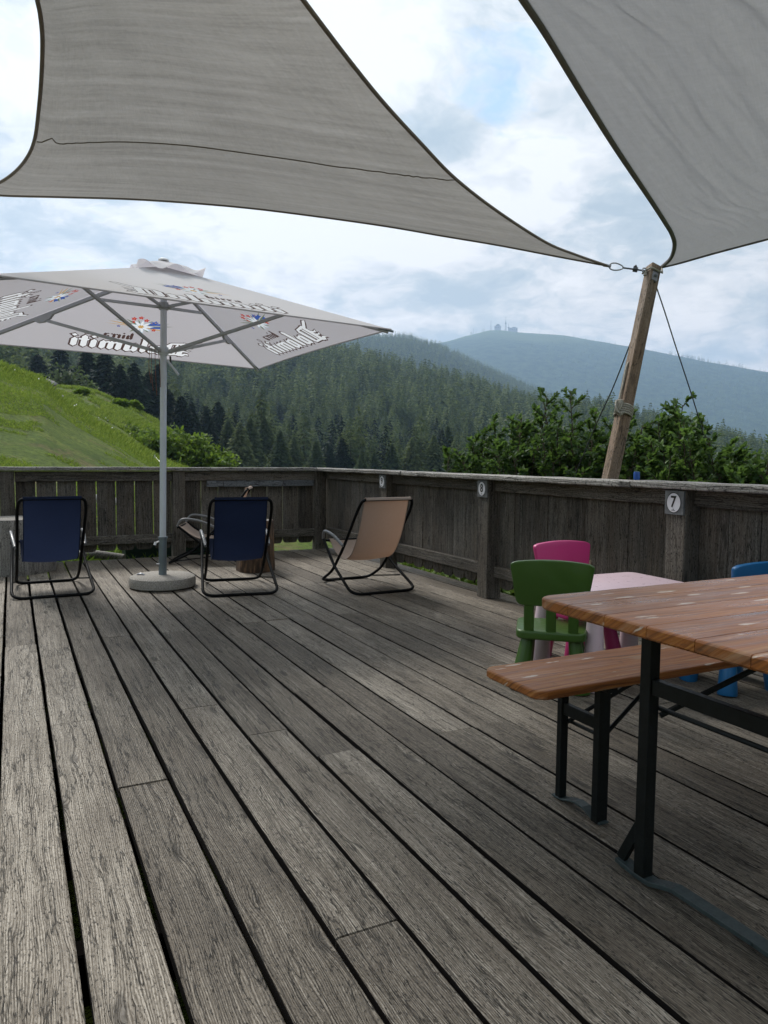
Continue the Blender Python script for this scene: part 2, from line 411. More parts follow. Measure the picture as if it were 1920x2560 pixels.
def grassmat():
    w = NT('meadow_grass'); g = w.new('ShaderNodeNewGeometry').outputs['Position']
    big = w.noise(g, .10, 5, .6); mid = w.noise(g, .75, 6, .65); fine = w.noise(g, 7.0, 5, .7)
    c = w.ramp(mid, [(.30, (.045, .070, .012)), (.5, (.085, .130, .020)), (.68, (.155, .185, .040))])
    c = w.mix(w.ramp(big, [(.42, 0.0), (.62, .7)]), c, (.13, .17, .028))
    c = w.mix(w.ramp(w.noise(w.mapping(g, (.5, .5, 2.0)), .9, 6, .7), [(.53, 0.0), (.66, .8)]), c, (.15, .110, .055))
    c = w.mix(w.ramp(fine, [(.36, .8), (.55, 0.0)]), c, (.022, .042, .008))
    w.col(c); w.rough(.9); w.b.inputs['Specular IOR Level'].default_value = .1
    w.bump(w.math('ADD', w.math('MULTIPLY', mid, .6), w.math('MULTIPLY', fine, .5)), .25); return w.mat
def forestfloor(name, a, b, sc):
    w = NT(name); g = w.new('ShaderNodeNewGeometry').outputs['Position']
    n = w.noise(g, sc, 6, .65); w.col(w.ramp(n, [(.35, a), (.65, b)])); w.rough(.95); w.b.inputs['Specular IOR Level'].default_value = .05
    w.bump(n, 6.0); return w.mat
def mountainmat():
    w = NT('mountain_cover'); g = w.new('ShaderNodeNewGeometry').outputs['Position']; z = w.sep(g)[2]
    n = w.noise(g, .022, 8, .75); n2 = w.noise(g, .0025, 5, .6)
    c = w.ramp(n, [(.38, (.010, .026, .012)), (.62, (.065, .095, .04))])
    up = w.math('ADD', w.math('MULTIPLY', z, 1/980), w.math('MULTIPLY', w.math('SUBTRACT', n2, .5), .5))
    c = w.mix(w.ramp(up, [(.70, 0.0), (.85, 1.0)]), c, (.085, .115, .045))
    w.col(c); w.rough(.95); w.b.inputs['Specular IOR Level'].default_value = .05; w.bump(n, 8.0); return w.mat
M['grass'] = grassmat()
M['ffloor'] = forestfloor('forest_floor', (.012, .022, .008), (.035, .055, .018), .12)
M['rfloor'] = forestfloor('ridge_cover', (.012, .026, .012), (.03, .05, .02), .05)
M['mount'] = mountainmat()
M['blade'] = leafmat('grass_blades', (.05, .10, .015), (.11, .19, .03), (.24, .30, .07), .45, .6, False, .15)
M['weed'] = leafmat('weed_leaves', (.03, .075, .012), (.07, .15, .025), (.17, .24, .05), .4, .5, False)
M['hedge'] = leafmat('shrub_leaves', (.018, .044, .015), (.044, .092, .028), (.12, .20, .05), .42, .5, True, .25)
M['bush'] = leafmat('bush_leaves', (.04, .085, .012), (.09, .16, .02), (.18, .26, .04), .4, .55, True)
M['broad'] = leafmat('broadleaf_leaves', (.03, .055, .022), (.06, .09, .04), (.10, .14, .06), .35, .6, True)
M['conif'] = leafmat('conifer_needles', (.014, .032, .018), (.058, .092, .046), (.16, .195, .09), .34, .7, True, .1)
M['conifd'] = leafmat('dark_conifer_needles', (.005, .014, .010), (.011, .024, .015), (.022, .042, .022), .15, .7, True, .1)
M['print_brown'] = printed('print_brown', (.085, .05, .045))
M['print_white'] = printed('print_white', (.90, .91, .94))
M['print_red'] = printed('print_red', (.52, .03, .06))
M['print_blue'] = printed('print_blue', (.06, .12, .42))
M['print_pale'] = printed('print_pale', (.55, .68, .80))
M['print_gold'] = printed('print_gold', (.62, .36, .10))
M['print_green'] = printed('print_green', (.17, .22, .13))
M['trunk'] = plain('trunk_bark', (.05, .036, .026), .9, .1, bump=.02, bscale=20, var=.3)
M['twig'] = plain('twig_bark', (.075, .062, .045), .85, .1, var=.3)

# ------------------------------------------------------------------ terrain
def tab(pts):
    r = [(math.atan2(ray(x, y)[0], ray(x, y)[1]), ray(x, y)[2]/math.hypot(*ray(x, y)[:2])) for x, y in pts]
    r.sort(); return np.array([a for a, b in r]), np.array([b for a, b in r])
T_N1 = tab([(-900, 700), (-300, 860), (0, 925), (44, 939), (98, 956), (120, 972), (150, 1005), (200, 1042), (250, 1075), (300, 1105), (350, 1140), (400, 1168), (480, 1190), (700, 1250), (1200, 1290), (2600, 1330)])
T_N2 = tab([(-900, 760), (-300, 880), (0, 940), (98, 958), (135, 969), (203, 973), (236, 981), (277, 998), (321, 1018), (371, 1042), (398, 1057), (470, 1110), (560, 1180), (800, 1235), (1200, 1230), (2600, 1260)])
T_A = tab([(-1500, 700), (-800, 720), (0, 775), (400, 800), (700, 832), (860, 868), (1000, 905), (1133, 936), (1267, 976), (1359, 1003), (1440, 1000), (1530, 1008), (1600, 1030), (1750, 1060), (1920, 1105), (2400, 1150), (3500, 1100)])
T_B = tab([(-1500, 760), (-500, 800), (400, 826), (800, 828), (960, 831), (1018, 831), (1105, 855), (1203, 901), (1307, 947), (1400, 988), (1500, 1030), (1650, 1080), (1920, 1130), (2600, 1140), (3500, 1060)])
T_C = tab([(-1500, 860), (0, 880), (800, 890), (1000, 872), (1110, 855), (1163, 840), (1220, 826), (1250, 825), (1307, 831), (1423, 840), (1568, 866), (1654, 881), (1770, 904), (1915, 930), (2400, 985), (3500, 1010)])
PXT = lambda th: 960+FPX*np.tan(np.clip(th-YAW, -1.2, 1.2))
DK = np.array([0, 9.3, 14, 40, 54, 80, 130, 200, 260, 800, 1080, 2300, 3100, 5200, 6600], float)
H_A, H_B = 17.0, 17.0
def zknots(th):
    px = PXT(th); z = np.zeros((len(DK),)+np.shape(th))
    I = lambda xs, ys: np.interp(px, xs, ys)
    z[0] = -.55; z[1] = I([-400, 500, 900, 1500], [-.12, -.16, -.35, -1.0])
    z[2] = I([-400, 0, 250, 400, 700, 1200], [1.2, .72, .45, .1, -1.0, -2.2])
    z[3] = EYE+40*np.interp(th, *T_N1); z[5] = EYE+80*np.interp(th, *T_N2)
    z[4] = .5*(z[3]+z[5])-1.3
    z[6] = I([-400, 0, 300, 560, 1000, 1600], [8, 5, -1, -7, -9, -16])
    z[7] = I([-400, 0, 300, 560, 1000, 1600], [14, 8, -1, -9, -11, -22])
    z[8] = I([-400, 0, 300, 560, 1000, 1600], [24, 17, 7, -6, -10, -24])
    z[9] = EYE+800*np.interp(th, *T_A)-H_A
    z[10] = z[9]*.6-25
    z[11] = EYE+2300*np.interp(th, *T_B)-H_B
    z[12] = z[11]*.75-30
    z[13] = EYE+5200*np.interp(th, *T_C)
    z[14] = z[13]*.7
    return z
def terrain(x, y):
    x = np.asarray(x, float); y = np.asarray(y, float)
    th = np.arctan2(x, y); D = np.hypot(x, y); Z = zknots(th)
    i = np.clip(np.searchsorted(DK, D, 'right')-1, 0, len(DK)-2)
    d0, d1 = DK[i], DK[i+1]; t = np.clip((D-d0)/(d1-d0), 0, 1)
    z0 = np.take_along_axis(Z, i[None], 0)[0]; z1 = np.take_along_axis(Z, (i+1)[None], 0)[0]
    ts = t*t*(3-2*t); t = np.where(i >= 8, .5*t+.5*ts, .6*t+.4*ts)
    z = z0+(z1-z0)*t
    amp = np.interp(D, [0, 9, 14, 45, 120, 300, 800, 2300, 5200], [0, .03, .16, .5, 1.2, 4, 6, 14, 12])
    fr = np.interp(D, [0, 14, 60, 200, 1000, 3200], [.9, .45, .22, .05, .012, .006])
    sc = np.where(D < 100, .28, np.where(D < 600, .05, .006))
    return z+amp*(fbm(x*sc+50, y*sc+50, 4, 2)-.47)*np.where(D < 5300, 1, .3)
def ring_sheet(name, ds, th0, th1, nth, mat):
    th = np.linspace(th0, th1, nth); DD, TH = np.meshgrid(ds, th, indexing='ij')
    X = DD*np.sin(TH); Y = DD*np.cos(TH); Z = terrain(X, Y)
    V = np.stack([X, Y, Z], -1).reshape(-1, 3); a = np.arange(len(ds)-1)[:, None]*nth+np.arange(nth-1)[None]
    Fq = np.stack([a, a+nth, a+nth+1, a+1], -1).reshape(-1, 4)
    return tag(obj(name, fast_mesh(name, V, Fq, mat, smooth=True)), kind='structure')
FULL = (-math.pi, math.pi)
ring_sheet('meadow', np.concatenate([np.linspace(.01, 9, 8), np.linspace(9.3, 46, 120), np.linspace(46.6, 130, 70)]), *FULL, 900, M['grass'])
ring_sheet('forest_hill', np.geomspace(130, 1080, 70), *FULL, 480, M['ffloor'])
ring_sheet('ridge', np.geomspace(1080, 3100, 50), *FULL, 480, M['rfloor'])
ring_sheet('mountain', np.concatenate([np.linspace(3100, 5350, 70), np.linspace(5450, 6600, 6)]), *FULL, 620, M['mount'])

# ------------------------------------------------------------------ deck
XG, WG = -.0660, .17845
deck = MB()
joints = {0: [(52, 1615)], 1: [(179, 1808)], 2: [(350, 1960)], 3: [(292, 1592)], 4: [(498, 1767), (150, 2560)], 5: [(540, 1852), (428, 1580)], 6: [(850, 1880), (560, 1520)], 7: [(868, 1712)], 8: [(753, 1544)], 9: [(1142, 1824), (755, 1543)], 10: [(1290, 1800)], 11: [(895, 1535)], 12: [(990, 1522), (1697, 2456)], 13: [(1240, 1660)]}
for k in range(-19, 21):
    gap = .0165 if k < 4 else (.014 if k < 9 else .0115)
    xa = XG+k*WG; xb = xa+WG
    ends = [-2.6, 8.462+random.uniform(-.012, .012)]
    js = []
    for q in joints.get(k, []):
        yy = float(atz(*q, 0)[1]); js.append(yy)
    if not js: js = [random.uniform(1.5, 7.5)]
    js = sorted(j for j in js if -2 < j < 8.2)
    cuts = [ends[0]]+js+[ends[1]]
    for a, b in zip(cuts[:-1], cuts[1:]):
        dz = random.uniform(-.003, .003); n = max(1, int((b-a)/.35))
        g0 = .003 if a != ends[0] else 0; w = WG-gap+random.uniform(-.003, .002); cx = (xa+xb)/2+random.uniform(-.0015, .0015)
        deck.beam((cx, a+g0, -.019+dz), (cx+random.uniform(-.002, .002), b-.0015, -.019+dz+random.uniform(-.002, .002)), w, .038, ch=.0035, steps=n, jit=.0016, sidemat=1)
# joists under the boards
for y in np.arange(-2.4, 8.5, .62):
    deck.box(-3.4, 3.66, y-.035, y+.035, -.26, -.12, axis=0, mat=1)
tag(deck.build('deck', [M['deck'], M['gapdark']]), kind='structure')

# ------------------------------------------------------------------ railings
def digit_mesh(ch):
    cu = bpy.data.curves.new('digit', 'FONT'); cu.body = ch; cu.size = 1; cu.align_x = 'CENTER'; cu.align_y = 'CENTER'; cu.extrude = .004; cu.offset = .012
    o = bpy.data.objects.new('digit', cu); me = bpy.data.meshes.new_from_object(o); bpy.data.objects.remove(o); bpy.data.curves.remove(cu); me.name = 'digit'
    me.materials.clear(); me.materials.append(M['ink'])
    co = np.empty(len(me.vertices)*3, np.float32); me.vertices.foreach_get('co', co); co = co.reshape(-1, 3)
    c = (co.max(0)+co.min(0))/2; co -= c; co[:, :2] /= (co[:, 1].max()-co[:, 1].min()); me.vertices.foreach_set('co', co.ravel()); return me

rail_r = thing('wooden_railing', 'weathered board railing with numbered posts along the right side of the deck', 'railing', (3.47, 4, 0))
def sub(o, p):  # keep world coordinates under a moved parent
    o.parent = p; o.matrix_parent_inverse = Matrix.Translation(-p.location); return o
posts_y = [8.50, 6.75, 4.95, 3.015, 1.1, -.8]
for i, y in enumerate(posts_y):
    if i == 0: continue
    b = MB(); b.box(3.40, 3.54, y-.07, y+.07, .001, .961, axis=2, ch=.006, steps=4, jit=.0015); sub(b.build('post', M['rail']), rail_r)
ends = [8.42, 6.82, 6.68, 5.02, 4.88, 3.085, 2.945, 1.17, 1.03, -.73]
for a, c in zip(ends[0::2], ends[1::2]):
    b = MB(); b.box(3.465, 3.509, c+.001, a-.001, .868, .960, axis=1, steps=3, jit=.001); sub(b.build('upper_rail', M['rail']), rail_r)
    b = MB(); b.box(3.465, 3.509, c+.001, a-.001, .172, .268, axis=1, steps=3, jit=.001); sub(b.build('lower_rail', M['rail']), rail_r)
    a = 8.585 if a == 8.42 else a
    b = MB(); n = max(3, round((a-c)/.192)); w = (a-c)/n
    for k in range(n):
        g = random.choice([.001, .001, .002, .004]) if a > 3 else random.choice([.003, .006, .012])
        y0 = c+k*w+g/2; y1 = c+(k+1)*w-g/2; z0 = .075+random.uniform(-.01, .01); dx = random.uniform(0, .006)
        mid = (y0+y1)/2; hw = (y1-y0)/2
        # board with a pointed, scalloped lower end
        out = [(-hw, .955), (hw, .955), (hw, z0+.05), (hw*.75, z0+.012), (hw*.35, z0), (-hw*.35, z0), (-hw*.75, z0+.012), (-hw, z0+.05)]
        V = [(3.512+dx, mid+p, q) for p, q in out]+[(3.534+dx, mid+p, q) for p, q in out]; N = 8
        Fc = [tuple(range(N)), tuple(range(2*N-1, N-1, -1))]+[(i, i+N, (i+1) % N+N, (i+1) % N) for i in range(N)]
        o1, o2 = random.uniform(0, 60), random.uniform(0, 60); G = [(o1+p[2], o2+p[1], p[0]) for p in V]
        b.add(V, [f[::-1] for f in Fc], G)
    sub(b.build('board_panel', M['rail']), rail_r)
b = MB()
cuts = [8.66, 6.3, 3.33, .9, -1.2]
for a, c in zip(cuts[:-1], cuts[1:]):
    b.beam((3.455+random.uniform(-.004, .004), c+.002, .9835), (3.455+random.uniform(-.004, .004), a-.002, .9835+random.uniform(-.004, .004)), .20, .04, ch=.007, steps=14, jit=.004)
sub(b.build('cap_rail', M['cap']), rail_r)

rail_b = thing('wooden_railing', 'dark board railing with gaps between its boards across the far end of the deck', 'railing', (1.7, 8.55, 0))
bx = [3.42, 1.69, -.045, -1.78, -3.4]
for i, x in enumerate(bx):
    b = MB(); b.box(x-.07, x+.07, 8.50, 8.63, -.19, .958, axis=2, ch=.006, steps=4, jit=.0015); sub(b.build('post', M['rail']), rail_b)
for x1, x0 in zip(bx[:-1], bx[1:]):
    a = x0+.071; c = x1-.071
    b = MB(); b.box(a, c, 8.548, 8.592, .848, .957, axis=0, steps=3, jit=.001); sub(b.build('upper_rail', M['rail']), rail_b)
    b = MB(); b.box(a, c, 8.548, 8.592, .150, .246, axis=0, steps=3, jit=.001); sub(b.build('lower_rail', M['rail']), rail_b)
    b = MB(); n = 8 if x0 > -1 else 8; w = (c-a)/n
    for k in range(n):
        g = random.uniform(.008, .016) if x0 < 1 else random.uniform(.005, .010); mid = a+(k+.5)*w; hw = (w-g)/2; z0 = .075+random.uniform(-.008, .008); tl = random.uniform(-.004, .004)
        out = [(-hw, .95), (hw, .95), (hw, z0+.045), (hw*.8, z0+.006), (hw*.5, z0), (-hw*.5, z0), (-hw*.8, z0+.006), (-hw, z0+.045)]
        V = [(mid+p+tl*(q-.5), 8.596, q) for p, q in out]+[(mid+p+tl*(q-.5), 8.62, q) for p, q in out]; N = 8
        Fc = [tuple(range(N)), tuple(range(2*N-1, N-1, -1))]+[(i, i+N, (i+1) % N+N, (i+1) % N) for i in range(N)]
        o1, o2 = random.uniform(0, 60), random.uniform(0, 60); G = [(o1+p[2], o2+p[0], p[1]) for p in V]
        b.add(V, [f[::-1] for f in Fc], G)
    sub(b.build('board_panel', M['rail']), rail_b)
b = MB()
for a, c in ((3.353, 1.50), (1.497, -.9), (-.903, -3.5)):
    b.beam((c, 8.565, .9815), (a, 8.565, .9815+random.uniform(-.002, .004)), .19, .04, ch=.007, steps=12, jit=.003)
sub(b.build('cap_rail', M['cap']), rail_b)
# newer grey batten nailed below the upper rail, right bay
b = MB()
for a, c in ((2.01, 2.20), (2.205, 2.93), (2.935, 3.33)):
    b.box(a, c-.001, 8.524, 8.547, .775, .846, axis=0)
M['batten'] = wood('batten_wood', (.05, .053, .058), (.115, .125, .135), (.20, .215, .23), gr=.6, wf=.0)
x = sub(b.build('batten', M['batten']), rail_b); x['label'] = 'newer blue-grey batten across the top of the boards'

for ch, y in (('9', 6.75), ('8', 4.95), ('7', 3.015)):
    where = {'9': 'number 9 sign, white disc on grey plate, on the post behind the beige deckchair', '8': 'number 8 sign, white disc on grey plate, on the middle post of the right railing', '7': 'number 7 sign, white disc on grey plate, on the post above the pink children\'s table'}[ch]
    t = thing('number_sign', where, 'sign', (3.40, y, .888), group='numbered table signs on the railing posts')
    b = MB(); b.box(-.0145, -.001, -.066, .066, -.069, .069, axis=1, ch=.002); b.build('backing_plate', M['plate'], t)
    b = MB(); V = []; n = 40
    for s in (-.0148, -.018):
        V += [(s, .048*math.cos(2*math.pi*k/n), .055*math.sin(2*math.pi*k/n)) for k in range(n)]
    b.add(V, [tuple(range(n, 2*n))]+[(k, (k+1) % n, (k+1) % n+n, k+n) for k in range(n)]); b.build('number_disc', M['disc'], t)
    b = MB(); V = []
    for r in (1.0, 1.07):
        V += [(-.0182, r*.048*math.cos(2*math.pi*k/n), r*.055*math.sin(2*math.pi*k/n)) for k in range(n)]
    b.add(V, [(k, (k+1) % n, (k+1) % n+n, k+n) for k in range(n)]); b.build('disc_ring', M['ink'], t)
    d = obj('digit', digit_mesh(ch), t, (-.0192, 0, .006)); d.scale = (.058, .066, .2)
    d.rotation_euler = (math.radians(90), 0, math.radians(-90))
    b = MB()
    for yy, w in ((-.010, .006), (-.001, .007), (.008, .006)): b.box(-.0196, -.0186, -yy-w/2, -yy+w/2, -.045, -.042, axis=1)
    b.box(-.0196, -.0186, -.003, .003, -.0395, -.0355, axis=1); b.build('small_print', M['ink'], t)

# ------------------------------------------------------------------ deckchairs
def deckchair(label, cm, loc, rz, group='tubular sling deckchairs on the deck'):
    t = thing('deckchair', label, 'deckchair', (*loc, 0), rz, group)
    r = .0125
    A = [(-.245, .775, .0125), (-.245, .52, .135), (-.245, .30, .36), (-.25, .02, .70), (-.235, -.04, .79), (.235, -.04, .79), (.25, .02, .70), (.245, .30, .36), (.245, .52, .135), (.245, .775, .0125)]
    b = MB(); b.tube(fillet(A, .09, 6, True), r, 10, True); b.build('back_frame', M['tube'], t)
    B = [(-.265, .67, .405), (-.285, .40, .20), (-.305, 0.0, .0125), (.305, 0.0, .0125), (.285, .40, .20), (.265, .67, .405)]
    b = MB(); b.tube(fillet(B, .10, 6), r, 10); b.build('leg_frame', M['tube'], t)
    b = MB(); b.tube([(-.262, .668, .39), (.262, .668, .39)], .011, 10); b.build('front_bar', M['tube'], t)
    for s in (-1, 1):
        p = spline([(s*.262, .27, .385), (s*.275, .42, .452), (s*.28, .56, .480), (s*.278, .635, .468), (s*.266, .672, .405)], 6)
        b = MB(); b.tube(p, .013, 10); b.build('armrest', M['armtube'], t)
        b = MB(); b.tube([(s*.244, .745, .03), (s*.292, .27, .10)], .006, 8); b.build('spacer_rod', M['tube'], t)
    prof = spline([(-.06, .786), (-.045, .806), (-.018, .80), (-.01, .765), (.045, .60), (.12, .445), (.22, .315), (.34, .258), (.47, .275), (.585, .335), (.655, .397), (.672, .404), (.683, .39), (.672, .372)], 4)
    L = np.cumsum([0]+[math.dist(prof[i], prof[i+1]) for i in range(len(prof)-1)])
    def P(u, v):
        i = min(int(round(v*(len(prof)-1))), len(prof)-1); y, z = prof[i]; w = .205 if 4 < i else .205
        mid = 1-(2*u-1)**2; sagf = max(0, math.sin(math.pi*min(1, max(0, (v-.1)/.8))))
        return ((2*u-1)*w, y+.012*mid*sagf, z-.018*mid*sagf)
    b = MB(); b.grid(P, 14, len(prof)-1, lambda u, v: (u*.41, L[min(int(round(v*(len(prof)-1))), len(prof)-1)], 0)); b.build('sling', cm, t)
    for s in (-1, 1):
        b = MB(); b.tube([np.array([s*.207, y, z]) for y, z in prof], .0035, 6); b.build('sling_hem', cm, t)
    return t
deckchair('navy blue sling deckchair at the left edge, in front of the large log block', M['blue'], (.279, 6.33), math.atan2(.02, .604))
deckchair('navy blue sling deckchair in front of the brown bark stump, right of the parasol base', M['blue'], (1.642, 5.80), math.atan2(-.098, .602))
deckchair('beige sling deckchair on its own, facing the corner of the railing', M['beige'], (2.755, 5.42), math.atan2(.0, .57)+.03)
deckchair('beige sling deckchair seen from the side behind the parasol pole, with its seat facing left', M['beige'], (2.24, 7.74), math.atan2(.93, .37))

# ------------------------------------------------------------------ logs
def lognoise(a, z): return 1+.05*math.sin(3*a+1)+.03*math.sin(7*a+2)+.012*math.sin(17*a)
t = thing('log_block', 'large pale weathered log block standing behind the left blue deckchair', 'log', (.03, 7.92, 0))
b = MB(); prof = [(.318, 0.001), (.325, .05), (.318, .25), (.312, .47), (.305, .52)]
b.lathe(prof, seg=64, fn=lognoise); b.gc = [(p[2]+3, math.atan2(p[1], p[0])*.32, math.hypot(p[0], p[1])) for p in b.v]; b.build('log_side', M['log'], t)
b = MB(); b.lathe([(.303, .5202), (.303, .5225)], seg=64, fn=lognoise); b.build('sawn_top', M['log'], t)
t = thing('tree_stump', 'brown bark covered stump used as a side table behind the second blue deckchair', 'stump', (2.145, 7.07, 0))
b = MB(); b.lathe([(.185, 0.001), (.187, .04), (.178, .2), (.176, .49), (.168, .502)], seg=48, fn=lognoise); b.build('bark', M['bark'], t)
b = MB(); b.lathe([(.160, .5022), (.160, .5045)], seg=48, fn=lognoise); b.build('sawn_top', M['log'], t)

# ------------------------------------------------------------------ parasol
par = thing('parasol', 'large square white parasol with beer lettering and a grey pole on a round concrete base', 'parasol', (1.146, 6.52, 0))
def rel(p): return np.array(p, float)-np.array([1.146, 6.52, 0])
b = MB(); b.lathe([(.262, 0.001), (.278, .012), (.281, .06), (.272, .088), (.25, .100), (.03, .104)], seg=56); b.build('concrete_base', M['granite'], par)
b = MB(); b.tube([(-.20, .075, .101), (-.185, .06, .112), (-.16, .05, .112), (-.145, .035, .101)], .008, 8); b.build('base_handle', M['steel'], par)
top_c = np.array([.045, 0, 2.72])
axis = lambda z: top_c*np.array([z/2.72, z/2.72, 0])+np.array([0, 0, z])
b = MB(); b.tube([axis(.10), axis(.42)], .034, 20); b.tube([axis(.418), axis(.432)], .040, 20); so = b.build('pole_socket', M['aludark'], par)
b = MB(); q = axis(.395); b.tube([q+[-.034, -.01, 0], q+[-.062, -.018, -.012]], .007, 8); b.tube([q+[-.062, -.018, -.004], q+[-.072, -.02, -.03]], .011, 8); b.build('clamp_screw', M['white'], so); b = MB(); b.tube([axis(.20)+[-.03, -.01, 0], axis(.20)+[-.055, -.016, .002]], .005, 8); b.build('clamp_screw', M['white'], so)
b = MB(); b.tube([axis(.43), axis(2.70)], .0275, 20); b.build('pole', M['alu'], par)
b = MB(); b.tube([axis(1.985), axis(2.05)], .042, 12); b.tube([axis(2.005), axis(2.03)], .055, 8); b.build('runner_hub', M['alu'], par)
b = MB(); b.tube([axis(2.365), axis(2.425)], .040, 12); b.tube([axis(2.38), axis(2.405)], .06, 8); b.build('upper_hub', M['arm'], par)
APEX = np.array([.044, 0, 2.725])
COR = [rel((2.693, 5.231, 2.137)), rel((2.479, 8.023, 2.101)), rel((-.313, 7.809, 2.154)), rel((-.099, 5.017, 2.19))]
# canopy: four panels between neighbouring corners, slightly sagging, eaves drawn in
def panel(k):
    A, Bc = COR[k], COR[(k+1) % 4]; mid = (A+Bc)/2; e = (Bc-A); W = np.linalg.norm(e); e = e/W
    up = APEX-mid; Lh = np.linalg.norm(up-e*(up@e)); n = np.cross(e, up); n /= np.linalg.norm(n)
    if n[2] < 0: n = -n
    def f(s, t, off=0.0):
        """s metres along the eave from its middle, t metres up the slope"""
        v = t/Lh; half = W/2*(1-v); u = s/max(half, 1e-6)
        base = mid+(APEX-mid)*v+e*s
        sag = -.020*(1-min(1, u*u))*math.sin(math.pi*min(1, max(0, .15+v*.85)))
        return base+n*(sag+off)
    return f, W, Lh, n, e, mid
# lettering and flowers: shapes printed into the cloth of each panel
class Decal:
    def __init__(self): self.P = []      # (polygon 2-D, layer, material index)
    def poly(self, pts, layer, mi): self.P.append(([tuple(p) for p in pts], layer, mi))
def stroke(a, b, w):
    a = np.array(a, float); b = np.array(b, float); d = b-a; d /= np.linalg.norm(d); n = np.array([-d[1], d[0]])*w/2
    return [a-n, b-n, b+n, a+n]
STEM = .40
def stem(x, y0=0, y1=1, w=.30, sl=.06):
    """broken-pen upright with slanted pointed ends (unit: x-height)"""
    o0, o1 = y0*sl, y1*sl
    return [(x-w/2+o0, y0+.16), (x+.02+o0, y0-.06), (x+w/2+o0+.08, y0+.12), (x+w/2+o1, y1-.18), (x-.02+o1, y1+.06), (x-w/2-.06+o1, y1-.12)]
def glyph(ch):
    if ch == 'i': return [stem(0), [(-.10, 1.30), (.10, 1.18), (.26, 1.36), (.06, 1.50)]], .56
    if ch == 'l': return [stem(0, 0, 1.75), [(-.02, 1.62), (.22, 1.78), (.30, 1.60), (.12, 1.52)]], .56
    if ch == 't': return [stem(0, 0, 1.38), [(-.26, .98), (.36, .98), (.42, .80), (-.20, .80)]], .60
    if ch == 'm': return [stem(0), stem(.50), stem(1.0), [(.08, .86), (.20, 1.02), (.52, .86), (.40, .74)], [(.58, .86), (.70, 1.02), (1.02, .86), (.90, .74)]], 1.56
    if ch == 'o': return [stem(0), stem(.48), [(.0, .92), (.14, 1.04), (.50, .90), (.40, .76)], [(.06, .16), (.16, .28), (.52, .10), (.44, -.04)]], 1.02
    if ch == 'b': return [stem(0, 0, 1.6), stem(.46), [(.06, .92), (.14, 1.04), (.50, .90), (.40, .76)], [(.06, .16), (.16, .28), (.50, .10), (.42, -.04)]], 1.0
    if ch == 'r': return [stem(0), [(.12, .84), (.34, 1.06), (.52, .92), (.34, .74)]], .66
    if ch == 'a': return [stem(.46), [(-.06, .10), (.12, -.05), (.22, .14), (.20, .58), (-.02, .48)], [(-.04, .86), (.14, 1.05), (.50, .90), (.44, .74), (.16, .84)], [(.12, .16), (.44, .12), (.40, -.02), (.16, .0)]], 1.0
    if ch == 'D': return [stem(.30, 0, 1.55, .30), stem(.66, .12, 1.42, .12), [(1.02, .22), (1.18, .06), (1.36, .24), (1.40, 1.22), (1.16, 1.50), (1.04, 1.30)],
                          [(.10, 1.46), (.26, 1.66), (1.20, 1.50), (1.32, 1.28), (.98, 1.36)], [(-.10, .12), (.06, -.08), (.50, .02), (1.20, -.04), (1.38, .18), (1.0, .16), (.5, .2)],
                          [(-.74, 1.92), (-.50, 1.98), (.16, 1.60), (.34, 1.66), (.34, 1.42), (.12, 1.38), (-.40, 1.70)], [(-.24, .30), (-.02, .34), (.18, .18), (.10, .02), (-.10, .14), (-.34, .10)],
                          [(-.36, 1.02), (-.02, .92), (.18, 1.04), (.18, .84), (-.10, .76)], [(-.32, .72), (-.06, .62), (.18, .70), (.18, .52), (-.16, .50)]], 1.72
    return [], .5
def grow(poly, r, dx=0, dy=0):
    p = np.array(poly); n = len(p); a = .5*sum(p[i][0]*p[(i+1) % n][1]-p[(i+1) % n][0]*p[i][1] for i in range(n)); sg = 1 if a > 0 else -1; out = []
    for i in range(n):
        e1 = p[i]-p[i-1]; e2 = p[(i+1) % n]-p[i]; n1 = np.array([e1[1], -e1[0]])/(np.linalg.norm(e1)+1e-9)*sg; n2 = np.array([e2[1], -e2[0]])/(np.linalg.norm(e2)+1e-9)*sg
        m_ = n1+n2; L_ = np.linalg.norm(m_)
        m_ = m_/L_*min(1.6, 1/max(.45, L_/2)) if L_ > .3 else n1
        out.append(p[i]+m_*r+np.array([dx, dy]))
    return out
def word(D, text, x, y, h, layer_b, layer_w, white=True):
    for ch in text:
        G, adv = glyph(ch)
        for g in G:
            q = [(x+p[0]*h, y+p[1]*h) for p in g]
            if white:
                D.poly(grow(q, .085*h, .03*h, -.015*h), layer_b, 0); D.poly(q, layer_w, 1)
            else: D.poly(grow(q, .01*h), layer_b, 0)
        x += adv*h
    return x
def star(cx, cy, r0, r1, n, rot=0):
    return [(cx+(r0 if k % 2 == 0 else r1)*math.cos(rot+math.pi*k/n), cy+(r0 if k % 2 == 0 else r1)*math.sin(rot+math.pi*k/n)) for k in range(2*n)]
LOGO = Decal()
word(LOGO, 'Dolomiti', -.52, .115, .150, 2, 3)
word(LOGO, 'birra', .045, .335, .072, 4, 5, False)
